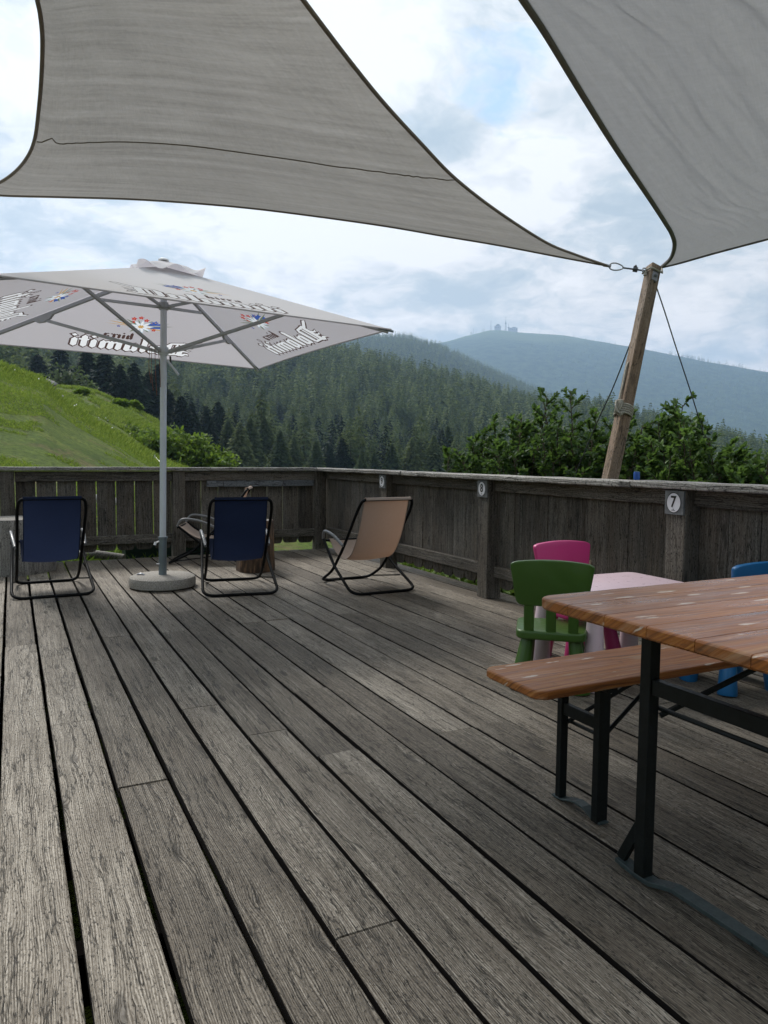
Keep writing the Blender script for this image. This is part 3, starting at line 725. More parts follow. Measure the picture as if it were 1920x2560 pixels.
# registered mark
LOGO.poly(star(.445, .375, .030, .030, 8), 2, 0); LOGO.poly(star(.445, .375, .022, .022, 8), 3, 8)
for a_, b_ in (((.438, .365), (.438, .386)), ((.438, .385), (.452, .380)), ((.44, .376), (.453, .365))): LOGO.poly(stroke(a_, b_, .005), 4, 0)
FL = Decal()
def petal(D, cx, cy, ang, l, w, layer, mi):
    l, w = l*.9, w*.85
    d = np.array([math.cos(ang), math.sin(ang)]); n = np.array([-d[1], d[0]]); c = np.array([cx, cy])
    D.poly([c, c+d*l*.45-n*w/2, c+d*l*.8-n*w*.3, c+d*l, c+d*l*.8+n*w*.3, c+d*l*.45+n*w/2], layer, mi)
fx, fy = .0, .60
_poly0 = FL.poly
FL.poly = lambda pts, layer, mi: _poly0([(p[0]*.84, .58+(p[1]-.60)*.84) for p in pts], layer, mi)
for ang, l, w, mi in ((2.75, .36, .022, 7), (2.95, .40, .02, 7), (3.3, .30, .024, 6), (.15, .40, .022, 6), (.33, .36, .02, 7), (.0, .42, .012, 6), (2.6, .22, .03, 6), (.6, .24, .03, 7), (3.9, .16, .03, 7), (5.4, .18, .03, 7), (2.2, .20, .02, 7), (1.2, .16, .02, 7)):
    petal(FL, fx, fy, ang, l, w, 2, mi)
for cx, cy in ((-.20, .66), (-.235, .60)):   # blue bells
    FL.poly([(cx, cy), (cx+.13, cy-.02), (cx+.13, cy+.01), (cx+.02, cy+.035), (cx-.03, cy+.045), (cx-.015, cy+.015), (cx-.05, cy+.005)], 3, 3)
for cx, cy, r, mi in ((.10, .745, .046, 2), (.03, .775, .044, 2), (-.035, .735, .044, 2), (.085, .685, .040, 2), (-.15, .555, .038, 2), (-.14, .705, .050, 3), (-.10, .69, .04, 3), (.235, .565, .03, 3)):
    r *= .82; FL.poly(star(cx, cy, r, r*.52, 5, .3), 4, mi); FL.poly(star(cx, cy, r*.26, r*.2, 5), 5, 6)
for k in range(9): petal(FL, fx, fy, k*2*math.pi/9+.2, .155, .052, 5, 4)
for k in range(9): petal(FL, fx, fy, k*2*math.pi/9+.2, .135, .036, 6, 1)
for k in range(7): FL.poly(star(fx+.022*math.cos(k*2*math.pi/6)*(k < 6), fy+.022*math.sin(k*2*math.pi/6)*(k < 6), .012, .012, 4), 7, 5 if k % 2 else 6)
DM = [M['print_brown'], M['print_white'], M['print_red'], M['print_blue'], M['print_pale'], M['print_gold'], M['print_gold'], M['print_green'], M['canopy']]
from mathutils.geometry import delaunay_2d_cdt
def canopy_panel(bm, k):
    f, W, Lh, n, e, mid = panel(k); flip = 1 if (np.cross(e, APEX-mid)@np.array([0, 0, 1])) > 0 else -1
    vs, fs, info = [], [], []
    def face(pts, layer, mi):
        pts = [(float(p[0]), float(p[1])) for p in pts]
        if sum(pts[i-1][0]*pts[i][1]-pts[i][0]*pts[i-1][1] for i in range(len(pts))) < 0: pts = pts[::-1]
        b0 = len(vs); vs.extend(Vector((float(p[0]), float(p[1]))) for p in pts); fs.append(list(range(b0, len(vs)))); info.append((layer, mi))
    cutc = lambda u: .035*(1-(2*u-1)**2)
    out = []
    for u in np.linspace(0, 1, 25): t = cutc(u); out.append(((2*u-1)*W/2*(1-t/Lh), t))
    for q in np.linspace(0, 1, 14)[1:]: out.append((W/2*(1-q), Lh*q))
    for q in np.linspace(1, 0, 14)[1:-1]: out.append((-W/2*(1-q), Lh*q))
    face(out, 0, 8); nout = len(vs)
    for D in (LOGO, FL):
        for pts, layer, mi in D.P: face([(flip*p[0], p[1]+.02) for p in pts], layer, mi)
    for t in np.arange(.10, Lh-.05, .10):
        h_ = W/2*(1-t/Lh); m_ = max(2, int(h_*2/.12))
        for q in range(1, m_): vs.append(Vector((-h_+2*h_*q/m_, float(t))))
    edges = []
    V2, E2, F2_, ov, oe, of = delaunay_2d_cdt(vs, edges, fs, 0, 1e-5, True)
    V3 = [f(v[0], v[1]) for v in V2]; base = len(bm.v)
    bm.add(V3, [], [(v[0], v[1], k*5) for v in V2], .5)
    for fc, o in zip(F2_, of):
        if 0 not in o: continue
        L_, mi = max((info[q] for q in o), key=lambda a: a[0])
        bm.f.append(tuple(base+q for q in fc)); bm.m.append(mi); bm.sm.append(True)
can = MB()
for k in range(4): canopy_panel(can, k)
canopy = can.build('canopy', DM, par)
hem = MB()
for k in range(4):
    f, W, Lh, n, e, mid = panel(k)
    hem.tube([f((2*u-1)*W/2*(1-.035/Lh*(1-(2*u-1)**2)), .035*(1-(2*u-1)**2)) for u in np.linspace(0, 1, 25)], .006, 6)
hem.build('canopy_hem', M['canopy'], canopy)
# wind vent: loose square flap over the apex, held up by its ridge seams
vent = MB()
def ventf(u, v):
    a = 2*u-1; c = 2*v-1; r = max(abs(a), abs(c)); d = np.array([COR[0]-COR[2], COR[1]-COR[3]]); 
    ex = (COR[1]-COR[0]); ex = ex/np.linalg.norm(ex); ey = (COR[2]-COR[1]); ey = ey/np.linalg.norm(ey)
    h = .275; p = APEX+ex*a*h+ey*c*h; z = 2.775-.40*r*h+.0
    mn = min(abs(a), abs(c)); bul = (1-abs(abs(a)-abs(c)))*0+.055*math.sin(math.pi*mn/max(r, 1e-6)*1.0+.0)*0
    edge = max(0, r-.55)/.45
    z += edge*(.034*math.cos(2.0*math.pi*(a if abs(c) > abs(a) else c)+.8)+.007*math.sin(7*a+5*c))
    return np.array([p[0], p[1], z])
vent.grid(ventf, 28, 28, lambda u, v: (u, v, 3)); vent.build('vent_flap', M['canopy'], canopy)
b = MB(); b.lathe([(.045, 2.772), (.045, 2.782), (.03, 2.790), (.008, 2.793)], (.044, 0, 0), 16); b.build('finial', M['white'], par)
for k in range(4):
    c = COR[k]; inn = APEX+(c-APEX)*.04-np.array([0, 0, .035]); outp = c+(APEX-c)*.012-np.array([0, 0, .022])
    b = MB(); b.beam(inn, outp, .022, .034, ch=.004); rb = b.build('rib', M['arm'], par)
    p1 = APEX+(c-APEX)*.33-np.array([0, 0, .055]); d = (c-APEX)*np.array([1, 1, 0]); d /= np.linalg.norm(d)
    b = MB(); b.beam(axis(2.39)+d*.045, p1, .016, .026, ch=.003); b.build('upper_strut', M['arm'], par)
    p2 = APEX+(c-APEX)*.60-np.array([0, 0, .058])
    b = MB(); b.beam(axis(2.015)+d*.05, p2, .018, .028, ch=.003); b.build('lower_strut', M['arm'], par)
    s = np.cross(d, (0, 0, 1)); b = MB(); V = []
    dr = (c-APEX)/np.linalg.norm(c-APEX); nn = np.cross(dr, s); nn = nn if nn[2] < 0 else -nn
    pl = [p2+nn*(-.035)-dr*.14, p2+nn*.012-dr*.07, p2+nn*.024, p2+nn*.012+dr*.06, p2+nn*(-.035)+dr*.12]
    V = [q+s*.013 for q in pl]+[q-s*.013 for q in pl]; N = 5
    b.add(V, [tuple(range(N)), tuple(range(2*N-1, N-1, -1))]+[(i, i+N, (i+1) % N+N, (i+1) % N) for i in range(N)]); b.build('hinge_plate', M['arm'], rb)
    b = MB(); b.beam(c+(APEX-c)*.05-np.array([0, 0, .018]), c+(c-APEX)*.008-np.array([0, 0, .012]), .03, .016); b.build('rib_tip', M['aludark'], rb)
# pulley cord
b = MB(); q = axis(2.01)+np.array([-.10, -.03, .03])
for dx, L_ in ((0, .36), (.024, .40), (.05, .33), (-.014, .30)):
    b.tube(spline([q+[dx, 0, 0], q+[dx*1.4-.005, .01, -L_*.5], q+[dx*1.2+.006, 0, -L_]], 4), .0022, 6)
b.tube([q+[.0, 0, .01], axis(2.03)], .004, 6)
cord = b.build('pull_cord', plain('cord_brown', (.20, .085, .05), .9, .1), par)
b = MB(); b.tube([axis(1.97)+[.03, -.01, -.03], axis(1.97)+[.115, -.05, -.15]], .010, 8); b.build('locking_pin', M['alu'], par)
b = MB(); b.tube([axis(1.99)+[.055, 0, -.01], axis(1.99)+[.06, 0, -.07]], .008, 8); b.build('cord_toggle', M['ink'], par)

# ------------------------------------------------------------------ shade sails
def coons(Bot, Top, Lf, Rt):
    def samp(c, t):
        x = t*(len(c)-1); i = min(int(x), len(c)-2); return c[i]+(c[i+1]-c[i])*(x-i)
    def f(u, v):
        return (1-v)*samp(Bot, u)+v*samp(Top, u)+(1-u)*samp(Lf, v)+u*samp(Rt, v)-((1-u)*(1-v)*Bot[0]+u*(1-v)*Bot[-1]+(1-u)*v*Top[0]+u*v*Top[-1])
    return f, samp
ZA, ZB = 2.66, 2.86
bot = [(-60, 478, ZB)]+[(x, y, ZB+(ZA-ZB)*((x+60)/1578)) for x, y in ((0, 488), (150, 492), (347, 498), (579, 515), (760, 536), (960, 564), (1100, 588), (1249, 613), (1400, 642))]+[(1518, 664, ZA)]
rt = [(1518, 664, ZA), (1440, 637, 2.67), (1365, 606, 2.68), (1249, 532, 2.70), (1140, 448, 2.72), (1053, 359, 2.75), (960, 258, 2.78), (880, 160, 2.81), (810, 69, 2.84), (758, 0, 2.87)]
lf = [(-60, 478, ZB), (-20, 466, 2.86), (25, 440, 2.86), (62, 402, 2.86), (86, 350, 2.87), (98, 260, 2.89), (104, 180, 2.91), (106, 100, 2.93), (101, 40, 2.94), (93, 0, 2.95)]
cv = lambda L: [atz(*p) for p in L]
def even(c, n=80):
    c = np.array(c); L = np.concatenate([[0], np.cumsum(np.linalg.norm(np.diff(c, axis=0), axis=1))]); t = np.linspace(0, L[-1], n)
    return [np.array([np.interp(q, L, c[:, k]) for k in range(3)]) for q in t]
Bot, Rt, Lf = even(spline(cv(bot), 6)), spline(cv(rt), 6), spline(cv(lf), 6)
def extend(c, L, d, n=48):
    a, v = c[-1], c[-1]-c[-2]; v = v/np.linalg.norm(v)*L/n; return c+[a+v*i+np.array(d)*(i/n)**2 for i in range(1, n+1)]
Rt = extend(Rt, 4.2, (1.5, -.3, .15)); Lf = extend(Lf, 4.2, (-1.9, -.3, .15))  # unseen end of the sail, lengthened and splayed to shade the near deck
Top = [Lf[-1]+(Rt[-1]-Lf[-1])*t+np.array([0, .15*math.sin(math.pi*t), 0]) for t in np.linspace(0, 1, 30)]
f, samp = coons(Bot, Top, Lf, Rt)
sail = thing('shade_sail', 'taupe grey shade sail stretched above the left of the deck, with one dark seam', 'shade sail', tuple(f(.4, .5)))
def F1(u, v):
    p = f(u, v); p = p+np.array([0, 0, -.06*math.sin(math.pi*u)*math.sin(math.pi*min(1, v*1.3))])
    r = .0012*math.sin(60*v+3*math.sin(4*u))*math.sin(math.pi*u)*min(1, v*4)
    fan = .0035*math.sin(34*(v+.02)/(1.06-u))*max(0, u-.55)*2.2*math.sin(math.pi*min(1, v*1.6))
    fan2 = .003*math.sin(20*(v)/(u+.04))*max(0, .22-u)*4*math.sin(math.pi*min(1, v*1.8))
    return p+np.array([0, 0, r+fan+fan2])
b = MB(); b.grid(F1, 150, 110, lambda u, v: (u*4.5, v*3.2, 1)); sub(b.build('sail_cloth', M['sailA'], None), sail)
b = MB()
for c in (Bot, Lf, Rt): b.tube(c, .0095, 8)
sub(b.build('hem', M['hem']), sail)
vs = 4*6/(len(Lf)-1)
b = MB(); b.tube([F1(u, vs+.004*math.sin(6*u)+(.012*math.exp(-((u-.035)/.012)**2)))-np.array([0, 0, .004]) for u in np.linspace(.005, .995, 90)], .0035, 6); sub(b.build('seam', M['hem']), sail)

bot2 = [(1654, 668, 2.66), (1700, 657, 2.665), (1770, 637, 2.68), (1840, 618, 2.70), (1920, 597, 2.72), (2100, 548, 2.76), (2350, 480, 2.82)]
lf2 = [(1654, 668, 2.66), (1677, 645, 2.66), (1686, 613, 2.665), (1679, 585, 2.67), (1663, 557, 2.68), (1625, 498, 2.70), (1539, 370, 2.74), (1452, 231, 2.79), (1365, 87, 2.85), (1307, 0, 2.88)]
B2, L2 = even(spline(cv(bot2), 6)), spline(cv(lf2), 6); L2 = extend(L2, 3.6, (.2, -.2, .1))  # left edge run on out of view to shade the deck
c3 = B2[-1]+(L2[-1]-L2[0])*.55; R2 = [B2[-1]+(c3-B2[-1])*t for t in np.linspace(0, 1, 20)]
T2 = [L2[-1]+(c3-L2[-1])*t for t in np.linspace(0, 1, 20)]
f2, _ = coons(B2, T2, L2, R2)
sail2 = thing('shade_sail', 'wrinkled grey shade sail overhead at the right, tied to the top of the leaning post', 'shade sail', tuple(f2(.4, .5)))
def F2(u, v):
    p = f2(u, v); q = np.array([u*3.4, v*3.6]); c, s = math.cos(-.75), math.sin(-.75)
    a, d = q[0]*c+q[1]*s, -q[0]*s+q[1]*c
    wq = fbm(q[0]*1.2+3, q[1]*1.2+3, 3, 5)*1.3
    n = .5-abs(2*fbm(a*1.1+20, (d+.22*wq)*5.5+20, 3, 1)-.9)
    n2 = .5-abs(2*fbm(a*3+9, (d+.22*wq)*17+9, 3, 4)-.9)
    k = min(1, u*6)*min(1, v*5+.1)
    return p+np.array([0, 0, (.025*n+.013*n2)*k-.05*math.sin(math.pi*u)*math.sin(math.pi*v)])
b = MB(); b.grid(F2, 190, 220, lambda u, v: (u*3.4, v*3.6, 7)); sub(b.build('sail_cloth', M['sailB']), sail2)
b = MB(); b.tube(B2, .011, 8); b.tube(L2, .014, 8); sub(b.build('hem', plain('sail_hem_grey', (.16, .155, .15), .85, .2)), sail2)

# leaning timber post
pb = at(1525, 1197, 5.5); pt = at(1634, 668, 6.25)
dirp = (pt-pb)/np.linalg.norm(pt-pb); base = pb-dirp*((pb[2]+.95)/dirp[2])
tp = thing('timber_post', 'brown squared timber post leaning outwards behind the railing and holding both sails', 'post', tuple(base))
b = MB(); b.beam(base, pt, .088, .088, ch=.006, up=(-.22, -1, .0), steps=10, jit=.0008); sub(b.build('timber', M['post']), tp)
q = pt-dirp*.10
side = np.cross(dirp, np.array([-.22, -1, 0.])); side /= np.linalg.norm(side); upv = np.cross(side, dirp)
b = MB()
fr = upv if upv[1] < 0 else -upv
b.beam(q+fr*.046-dirp*.05, q+fr*.046+dirp*.05, .05, .004, up=fr); sub(b.build('steel_plate', M['steel']), tp)
b = MB(); b.tube([q+fr*.046, q+fr*.058], .017, 14); b.tube([q+fr*.058, q+fr*.064], .010, 8); sub(b.build('bolt', M['steel']), tp)
lf_side = side if (side@_R2) < 0 else -side
b = MB(); ce = q+lf_side*.07+dirp*.03
b.tube([ce+.022*(math.cos(a)*dirp+math.sin(a)*lf_side) for a in np.linspace(0, 2*math.pi, 20)[:-1]], .006, 8, True); b.tube([q+lf_side*.03+dirp*.03, ce-lf_side*.02], .007, 8); sub(b.build('eye_bolt', M['steel']), tp)
# rope and carabiner from the left sail's corner to the eye bolt
s0 = Bot[-1]; e0 = ce
t = thing('sail_tether', 'thin dark rope with a carabiner tying the left sail to the leaning post', 'rope', tuple(s0))
dv = (e0-s0); Lv = np.linalg.norm(dv); dv /= Lv; nv = np.cross(dv, (0, 0, 1)); nv /= np.linalg.norm(nv); wv = np.cross(nv, dv)
b = MB(); el = [s0+dv*(.07+.055*math.cos(a))+wv*(.022*math.sin(a)*(1.2-.3*math.cos(a))) for a in np.linspace(0, 2*math.pi, 24)[:-1]]; b.tube(el, .0055, 8, True); sub(b.build('carabiner', M['steel']), t)
b = MB(); b.tube([s0+dv*.118, e0], .0065, 8); b.tube([s0+dv*.20, s0+dv*.235], .020, 8); b.tube([s0+dv*.205+wv*.015, s0+dv*.22+wv*.03], .010, 8); sub(b.build('rope', M['wire']), t)
b = MB(); b.tube([s0-dv*.03, s0+dv*.03], .012, 8); sub(b.build('corner_stub', M['steel']), t)  # short straight stub at the sail corner, not a closed ring
# loop of the grey sail round the post head
b = MB(); hd = pt-dirp*.06
b.tube([hd+lf_side*.055+fr*.05, hd+fr*.056+lf_side*.02, hd+fr*.056-lf_side*.05, B2[0]], .007, 8); b.tube([hd+lf_side*.055+fr*.05, hd+lf_side*.06, hd+lf_side*.055-fr*.05], .007, 8)
b.tube([hd+lf_side*.06-dirp*.015, hd+lf_side*.062-dirp*.05], .012, 8)
t = b.build('sail_strap', M['rope']); tag(t, 'pale strap looping the grey sail corner round the leaning post head', 'strap')
# guy wires
g1 = at(1582, 842, 6.05); g1e = at(1490, 1062, 6.6); b = MB(); b.tube(spline([g1, (g1+g1e)/2+np.array([0, 0, -.03]), g1e, g1e+(g1e-g1)*.9], 8), .005, 6); tag(b.build('guy_wire', M['wire']), 'thin dark guy wire running down left from the leaning post into the shrubs', 'wire', 'guy wires bracing the leaning post')
g2 = pt-dirp*.16+fr*.05; mids = [at(1662, 780, 6.4), at(1690, 868, 6.6), at(1722, 965, 6.9), at(1752, 1062, 7.2), at(1775, 1150, 7.5)]
b = MB(); b.tube(spline([g2]+mids, 8), .005, 6); tag(b.build('guy_wire', M['wire']), 'slack dark guy wire curving down right from the top of the leaning post', 'wire', 'guy wires bracing the leaning post')
# rope coil hanging on the post
rc = thing('rope_coil', 'pale knotted rope coil tied to the lower half of the leaning post', 'rope', tuple(at(1537, 1030, 5.65)))
cc = pb+dirp*((at(1545, 1030, 5.72)[2]-pb[2])/dirp[2])
b = MB()
for k in range(5):
    h_ = (k-2)*.017; b.tube([cc+dirp*h_+lf_side*(.062*math.cos(a))+fr*(.062*math.sin(a)) for a in np.linspace(-.2, 2*math.pi-.2, 22)[:-1]], .0075, 6, True)
for k in range(5):
    c0 = cc+lf_side*(.05+.008*k)+fr*.035; h_ = .05+.012*random.random()
    b.tube([c0+dirp*(h_*math.cos(a))+lf_side*(.022*math.sin(a))+fr*(.012*math.sin(2*a+k)) for a in np.linspace(0, 2*math.pi, 20)[:-1]], .007, 6, True)
sub(b.build('wraps', M['rope']), rc)
b = MB(); b.tube(spline([cc+lf_side*.058+dirp*.08, cc+lf_side*.054+dirp*.2, cc+lf_side*.055+dirp*.34, cc+lf_side*.046+dirp*.40], 4), .0075, 6); sub(b.build('rope_end', M['rope']), rc)

# ------------------------------------------------------------------ beer table and bench
def plank_top(t, x0, x1, y0, y1, z, th, n, mat, rad=.045):
    """boards running along x with rounded outer corners"""
    w = (y1-y0)/n
    b = MB()
    def edge(y):   # x inset from rounded corners
        d = min(y-y0, y1-y); return 0 if d >= rad else rad-math.sqrt(max(0, rad*rad-(rad-d)**2))
    for k in range(n):
        ya, yb = y0+k*w+.0008, y0+(k+1)*w-.0008; ys = sorted(set([ya, yb]+[y0+rad*q for q in (.0, .1, .3, .6, 1.0) if ya < y0+rad*q < yb]+[y1-rad*q for q in (.0, .1, .3, .6, 1.0) if ya < y1-rad*q < yb]))
        out = [(x0+edge(y), y) for y in ys]+[(x1-edge(y), y) for y in reversed(ys)]
        cx, cy = (x0+x1)/2, (ya+yb)/2; N = len(out); V = []; c = .005
        for zz, ins in ((z-th, c), (z-th+c, 0), (z-c, 0), (z-c*.3, c*.45), (z, c*1.2)):
            for X, Y in out:
                iy = ins if (k in (0, n-1)) and ((k == 0 and abs(Y-ya) < .02) or (k == n-1 and abs(Y-yb) < .02)) else ins*.15
                V.append((X+(ins if X < cx else -ins), Y+(iy if Y < cy else -iy), zz))
        Fc = []
        for q in range(4):
            for i in range(N):
                j = (i+1) % N; Fc.append((q*N+j, q*N+i, (q+1)*N+i, (q+1)*N+j))
        Fc += [tuple(range(N)), tuple(range(5*N-1, 4*N-1, -1))]
        o1, o2 = random.uniform(0, 50), random.uniform(0, 50); G = [(p[0]+o1+p[2]*2.5, p[1]+o2+p[2]*1.3, p[2]) for p in V]
        b.add(V, [f[::-1] for f in Fc], G)
    return sub(b.build('tabletop' if 'table' in t.name else 'seat_board', mat), t)
bt = thing('folding_table', 'varnished orange brown folding beer table with worn pale scuffs, on black iron legs', 'table', (2.3, 1.15, 0))
plank_top(bt, 1.217, 3.417, .765, 1.527, .772, .030, 6, M['varnish'])
for X0, sx in ((1.498, 1), (3.13, -1)):
    b = MB(); yF, yN = 1.392, .90
    for y in (yF, yN):
        b = MB(); b.box(X0-.018, X0+.018, y-.018, y+.018, .004, .738, axis=2, ch=.002); sub(b.build('leg', M['iron']), bt)
    b = MB(); b.box(X0-.012, X0+.012, yN+.019, yF-.019, .515, .556, axis=1, ch=.002); b.box(X0-.018, X0+.018, .80, 1.49, .7165, .7405, axis=1, ch=.002); sub(b.build('cross_bar', M['iron']), bt)
    b = MB(); b.tube([(X0+sx*.03, yN, .470), (X0+sx*.03, yF, .470)], .007, 8); b.tube([(X0+sx*.02, yF-.02, .455), (X0+sx*.50, 1.13, .735)], .008, 8); b.tube([(X0+sx*.02, yN+.02, .455), (X0+sx*.50, 1.16, .735)], .008, 8); sub(b.build('folding_brace', M['iron']), bt)
    b = MB()
    path = [(1.475, .016), (1.44, .012), (1.405, .008), (1.355, .008), (1.315, .022), (1.28, .032), (1.05, .032), (1.0, .030), (.955, .012), (.90, .008), (.83, .012)]
    Pn = [np.array([X0, y, z]) for y, z in path]
    for a, c in zip(Pn[:-1], Pn[1:]): b.beam(a, c+(c-a)*.02, .040, .012, ch=.001)
    sub(b.build('foot_strip', M['foot']), bt)
    for s, y in ((1, yF), (-1, yN)):
        b = MB(); b.beam((X0, y+s*.006, .16), (X0, y+s*.078, .02), .030, .016, ch=.002, up=(1, 0, 0)); sub(b.build('foot_brace', M['iron']), bt)
be = thing('bench', 'long narrow varnished wooden bench on black folding legs beside the beer table', 'bench', (2.4, 1.76, 0))
plank_top(be, 1.312, 3.512, 1.617, 1.902, .472, .027, 1, M['varnish2'], .04)
for X0, sx in ((1.612, 1), (3.21, -1)):
    b = MB(); yF, yN = 1.862, 1.682
    b.box(X0-.015, X0+.015, yF-.012, yF+.012, .004, .442, axis=2, ch=.002); sub(b.build('leg', M['iron']), be)
    b = MB(); b.box(X0-.022, X0+.022, yN-.014, yN+.014, .004, .442, axis=2, ch=.002); sub(b.build('leg', M['iron']), be)
    b = MB(); b.box(X0-.010, X0+.010, yN+.015, yF-.013, .292, .330, axis=1, ch=.002); b.box(X0-.02, X0+.02, 1.64, 1.88, .4245, .4435, axis=1, ch=.002); sub(b.build('cross_bar', M['iron']), be)
    b = MB(); b.tube([(X0+sx*.025, yN, .262), (X0+sx*.025, yF, .262)], .006, 8); b.tube([(X0+sx*.01, yF-.01, .262), (X0+sx*.36, 1.765, .44)], .007, 8); b.tube([(X0+sx*.01, yN+.01, .262), (X0+sx*.36, 1.755, .44)], .007, 8); sub(b.build('folding_brace', M['iron']), be)
    b = MB(); Pn = [np.array([X0, y, z]) for y, z in ((1.885, .006), (1.845, .006), (1.81, .018), (1.775, .026), (1.74, .024), (1.71, .012), (1.695, .006), (1.66, .006))]
    for a, c in zip(Pn[:-1], Pn[1:]): b.beam(a, c+(c-a)*.02, .036, .006, ch=.001)
    sub(b.build('foot_strip', M['foot']), be)

# ------------------------------------------------------------------ children's furniture
def rounded_slab(b, outline, y0, y1, f, ch=.014, n=4):
    """2-D outline (x,z) thickened from y0 to y1 with rounded rim; f maps to 3-D"""
    c = np.mean(outline, 0); N = len(outline); V = []; lay = []
    for k in range(n+1): a = math.pi/2*k/n; lay.append((y0+ch*(1-math.sin(a)), ch*(1-math.cos(a))))
    lay = [(y0+ch*(1-math.cos(math.pi/2*k/n)), ch*(1-math.sin(math.pi/2*k/n))) for k in range(n+1)]
    lay = lay+[(y1-(q[0]-y0), q[1]) for q in reversed(lay)]
    for yy, ins in lay:
        for p in outline:
            d = np.array(p)-c; L_ = np.linalg.norm(d); q = c+d*(1-ins/L_); V.append(f(q[0], yy, q[1]))
    m_ = len(lay); Fc = []
    for i in range(m_-1):
        for k in range(N): Fc.append((i*N+k, i*N+(k+1) % N, (i+1)*N+(k+1) % N, (i+1)*N+k))
    Fc += [tuple(range(N-1, -1, -1)), tuple((m_-1)*N+k for k in range(N))]
    b.add(V, Fc, smooth=True)
def kids_chair(label, mat, loc, rz):
    t = thing('childs_chair', label, 'chair', (*loc, 0), rz, "children's plastic chairs round the small table")
    # seat: rounded square block
    o = [np.array(p)[:2] for p in fillet([(-.165, -.15, 0), (.165, -.15, 0), (.185, .17, 0), (-.185, .17, 0)], .05, 5, True)]
    b = MB(); rounded_slab(b, o, .256, .300, lambda x, y, z: (x, z, y), .012); b.build('seat', mat, t)
    # backrest: wide above, tapering below, top edge bowed
    def bend(x, y, z): return (x, -.150-(z-.42)*.14+y+.10*x*x*4*.25, z)
    top = [(x, .655-.45*x*x) for x in np.linspace(.17, -.17, 9)]
    o = fillet([(-.165, .425, 0), (.165, .425, 0), (.198, .63, 0)]+[(p[0], p[1], 0) for p in top]+[(-.198, .63, 0)], .035, 4, True); o = [np.array(p)[:2] for p in o]
    b = MB(); rounded_slab(b, o, -.016, .016, bend, .010); b.build('backrest', mat, t)
    for x in (-.105, 0, .105):
        b = MB(); V = [( x-.023, -.146, .296), (x+.023, -.146, .296), (x+.023, -.120, .296), (x-.023, -.120, .296), (x-.024, -.166, .45), (x+.024, -.166, .45), (x+.024, -.14, .45), (x-.024, -.14, .45)]
        P, Q = np.array((x, -.130, .297)), np.array((x, -.152, .44)); b.beam(P, Q, .048, .024, ch=.006, up=(0, 1, 0)); b.build('slat', mat, t)
    for x in (-1, 1):
        for y in (-1, 1):
            p0 = np.array([x*.112, y*.095+.01, .257]); p1 = np.array([x*.150, y*.135+.01, .001])
            b = MB(); b.tube([p0, p0+(p1-p0)*.5, p0+(p1-p0)*.97, p1], [.030, .039, .047, .044], 20); b.build('leg', mat, t)
    return t
kids_chair("dark green plastic child's chair seen from behind, nearest the bench", M['green'], (2.395, 2.865), -math.radians(42))
kids_chair("bright pink plastic child's chair tucked in behind the pale pink table", M['pink'], (2.86, 3.19), math.radians(176))
kids_chair("bright blue plastic child's chair partly hidden by the beer table at the right edge", M['bluep'], (3.22, 2.46), -math.radians(8))
kt = thing('childs_table', "pale pink plastic children's table behind the green chair", 'table', (2.84, 2.90, 0), math.radians(-2))
o = [np.array(p)[:2] for p in fillet([(-.375, -.275, 0), (.375, -.275, 0), (.375, .275, 0), (-.375, .275, 0)], .06, 6, True)]
b = MB(); rounded_slab(b, o, .440, .480, lambda x, y, z: (x, z, y), .014); b.build('tabletop', M['palepink'], kt)
for x in (-1, 1):
    for y in (-1, 1):
        p0 = np.array([x*.30, y*.20, .441]); p1 = np.array([x*.315, y*.215, .001]); b = MB(); b.tube([p0, p0+(p1-p0)*.5, p0+(p1-p0)*.97, p1], [.034, .046, .055, .052], 20); b.build('leg', M['palepink'], kt)

# ------------------------------------------------------------------ odds and ends beyond the railing
b = MB(); b.tube([(.62, 9.15, -.02), (.86, 8.93, .0), (1.12, 8.76, -.03)], [.052, .048, .042], 14); x = b.build('pale_log', M['log']); tag(x, 'thin pale log lying in the grass under the far railing', 'log')
tr = thing('green_trough', 'dark green trough lying outside the far railing behind the parasol', 'trough', (1.75, 9.05, -.15))
b = MB()
V = []; 
for hx, hy, z in ((.58, .16, 0), (.62, .20, .30), (.59, .17, .30), (.55, .13, .03)): V += [(-hx, -hy, z), (hx, -hy, z), (hx, hy, z), (-hx, hy, z)]
Fc = [(3, 2, 1, 0)]
for q in range(3):
    for i in range(4): Fc.append((q*4+i, q*4+(i+1) % 4, q*4+4+(i+1) % 4, q*4+4+i))
Fc.append((12, 13, 14, 15)); b.add(V, Fc); b.build('basin', M['ddgreen'], tr)
b = MB(); b.tube([(-.62, -.20, .30), (.62, -.20, .30), (.62, .20, .30), (-.62, .20, .30)], .014, 8, True); b.build('rim', M['ddgreen'], tr)
bp = thing('blue_pipe', 'blue capped pipe end poking up behind the right railing', 'pipe', tuple(at(1591, 1210, 5.35)*np.array([1, 1, 0])))
gz = -.9
b = MB(); b.tube([(0, 0, gz), (0, 0, 1.02)], .016, 14); b.build('pipe', M['bluecap'], bp)
b = MB(); b.lathe([(.020, .995), (.021, 1.04), (.018, 1.05)], seg=16); b.build('cap', M['bluecap'], bp)

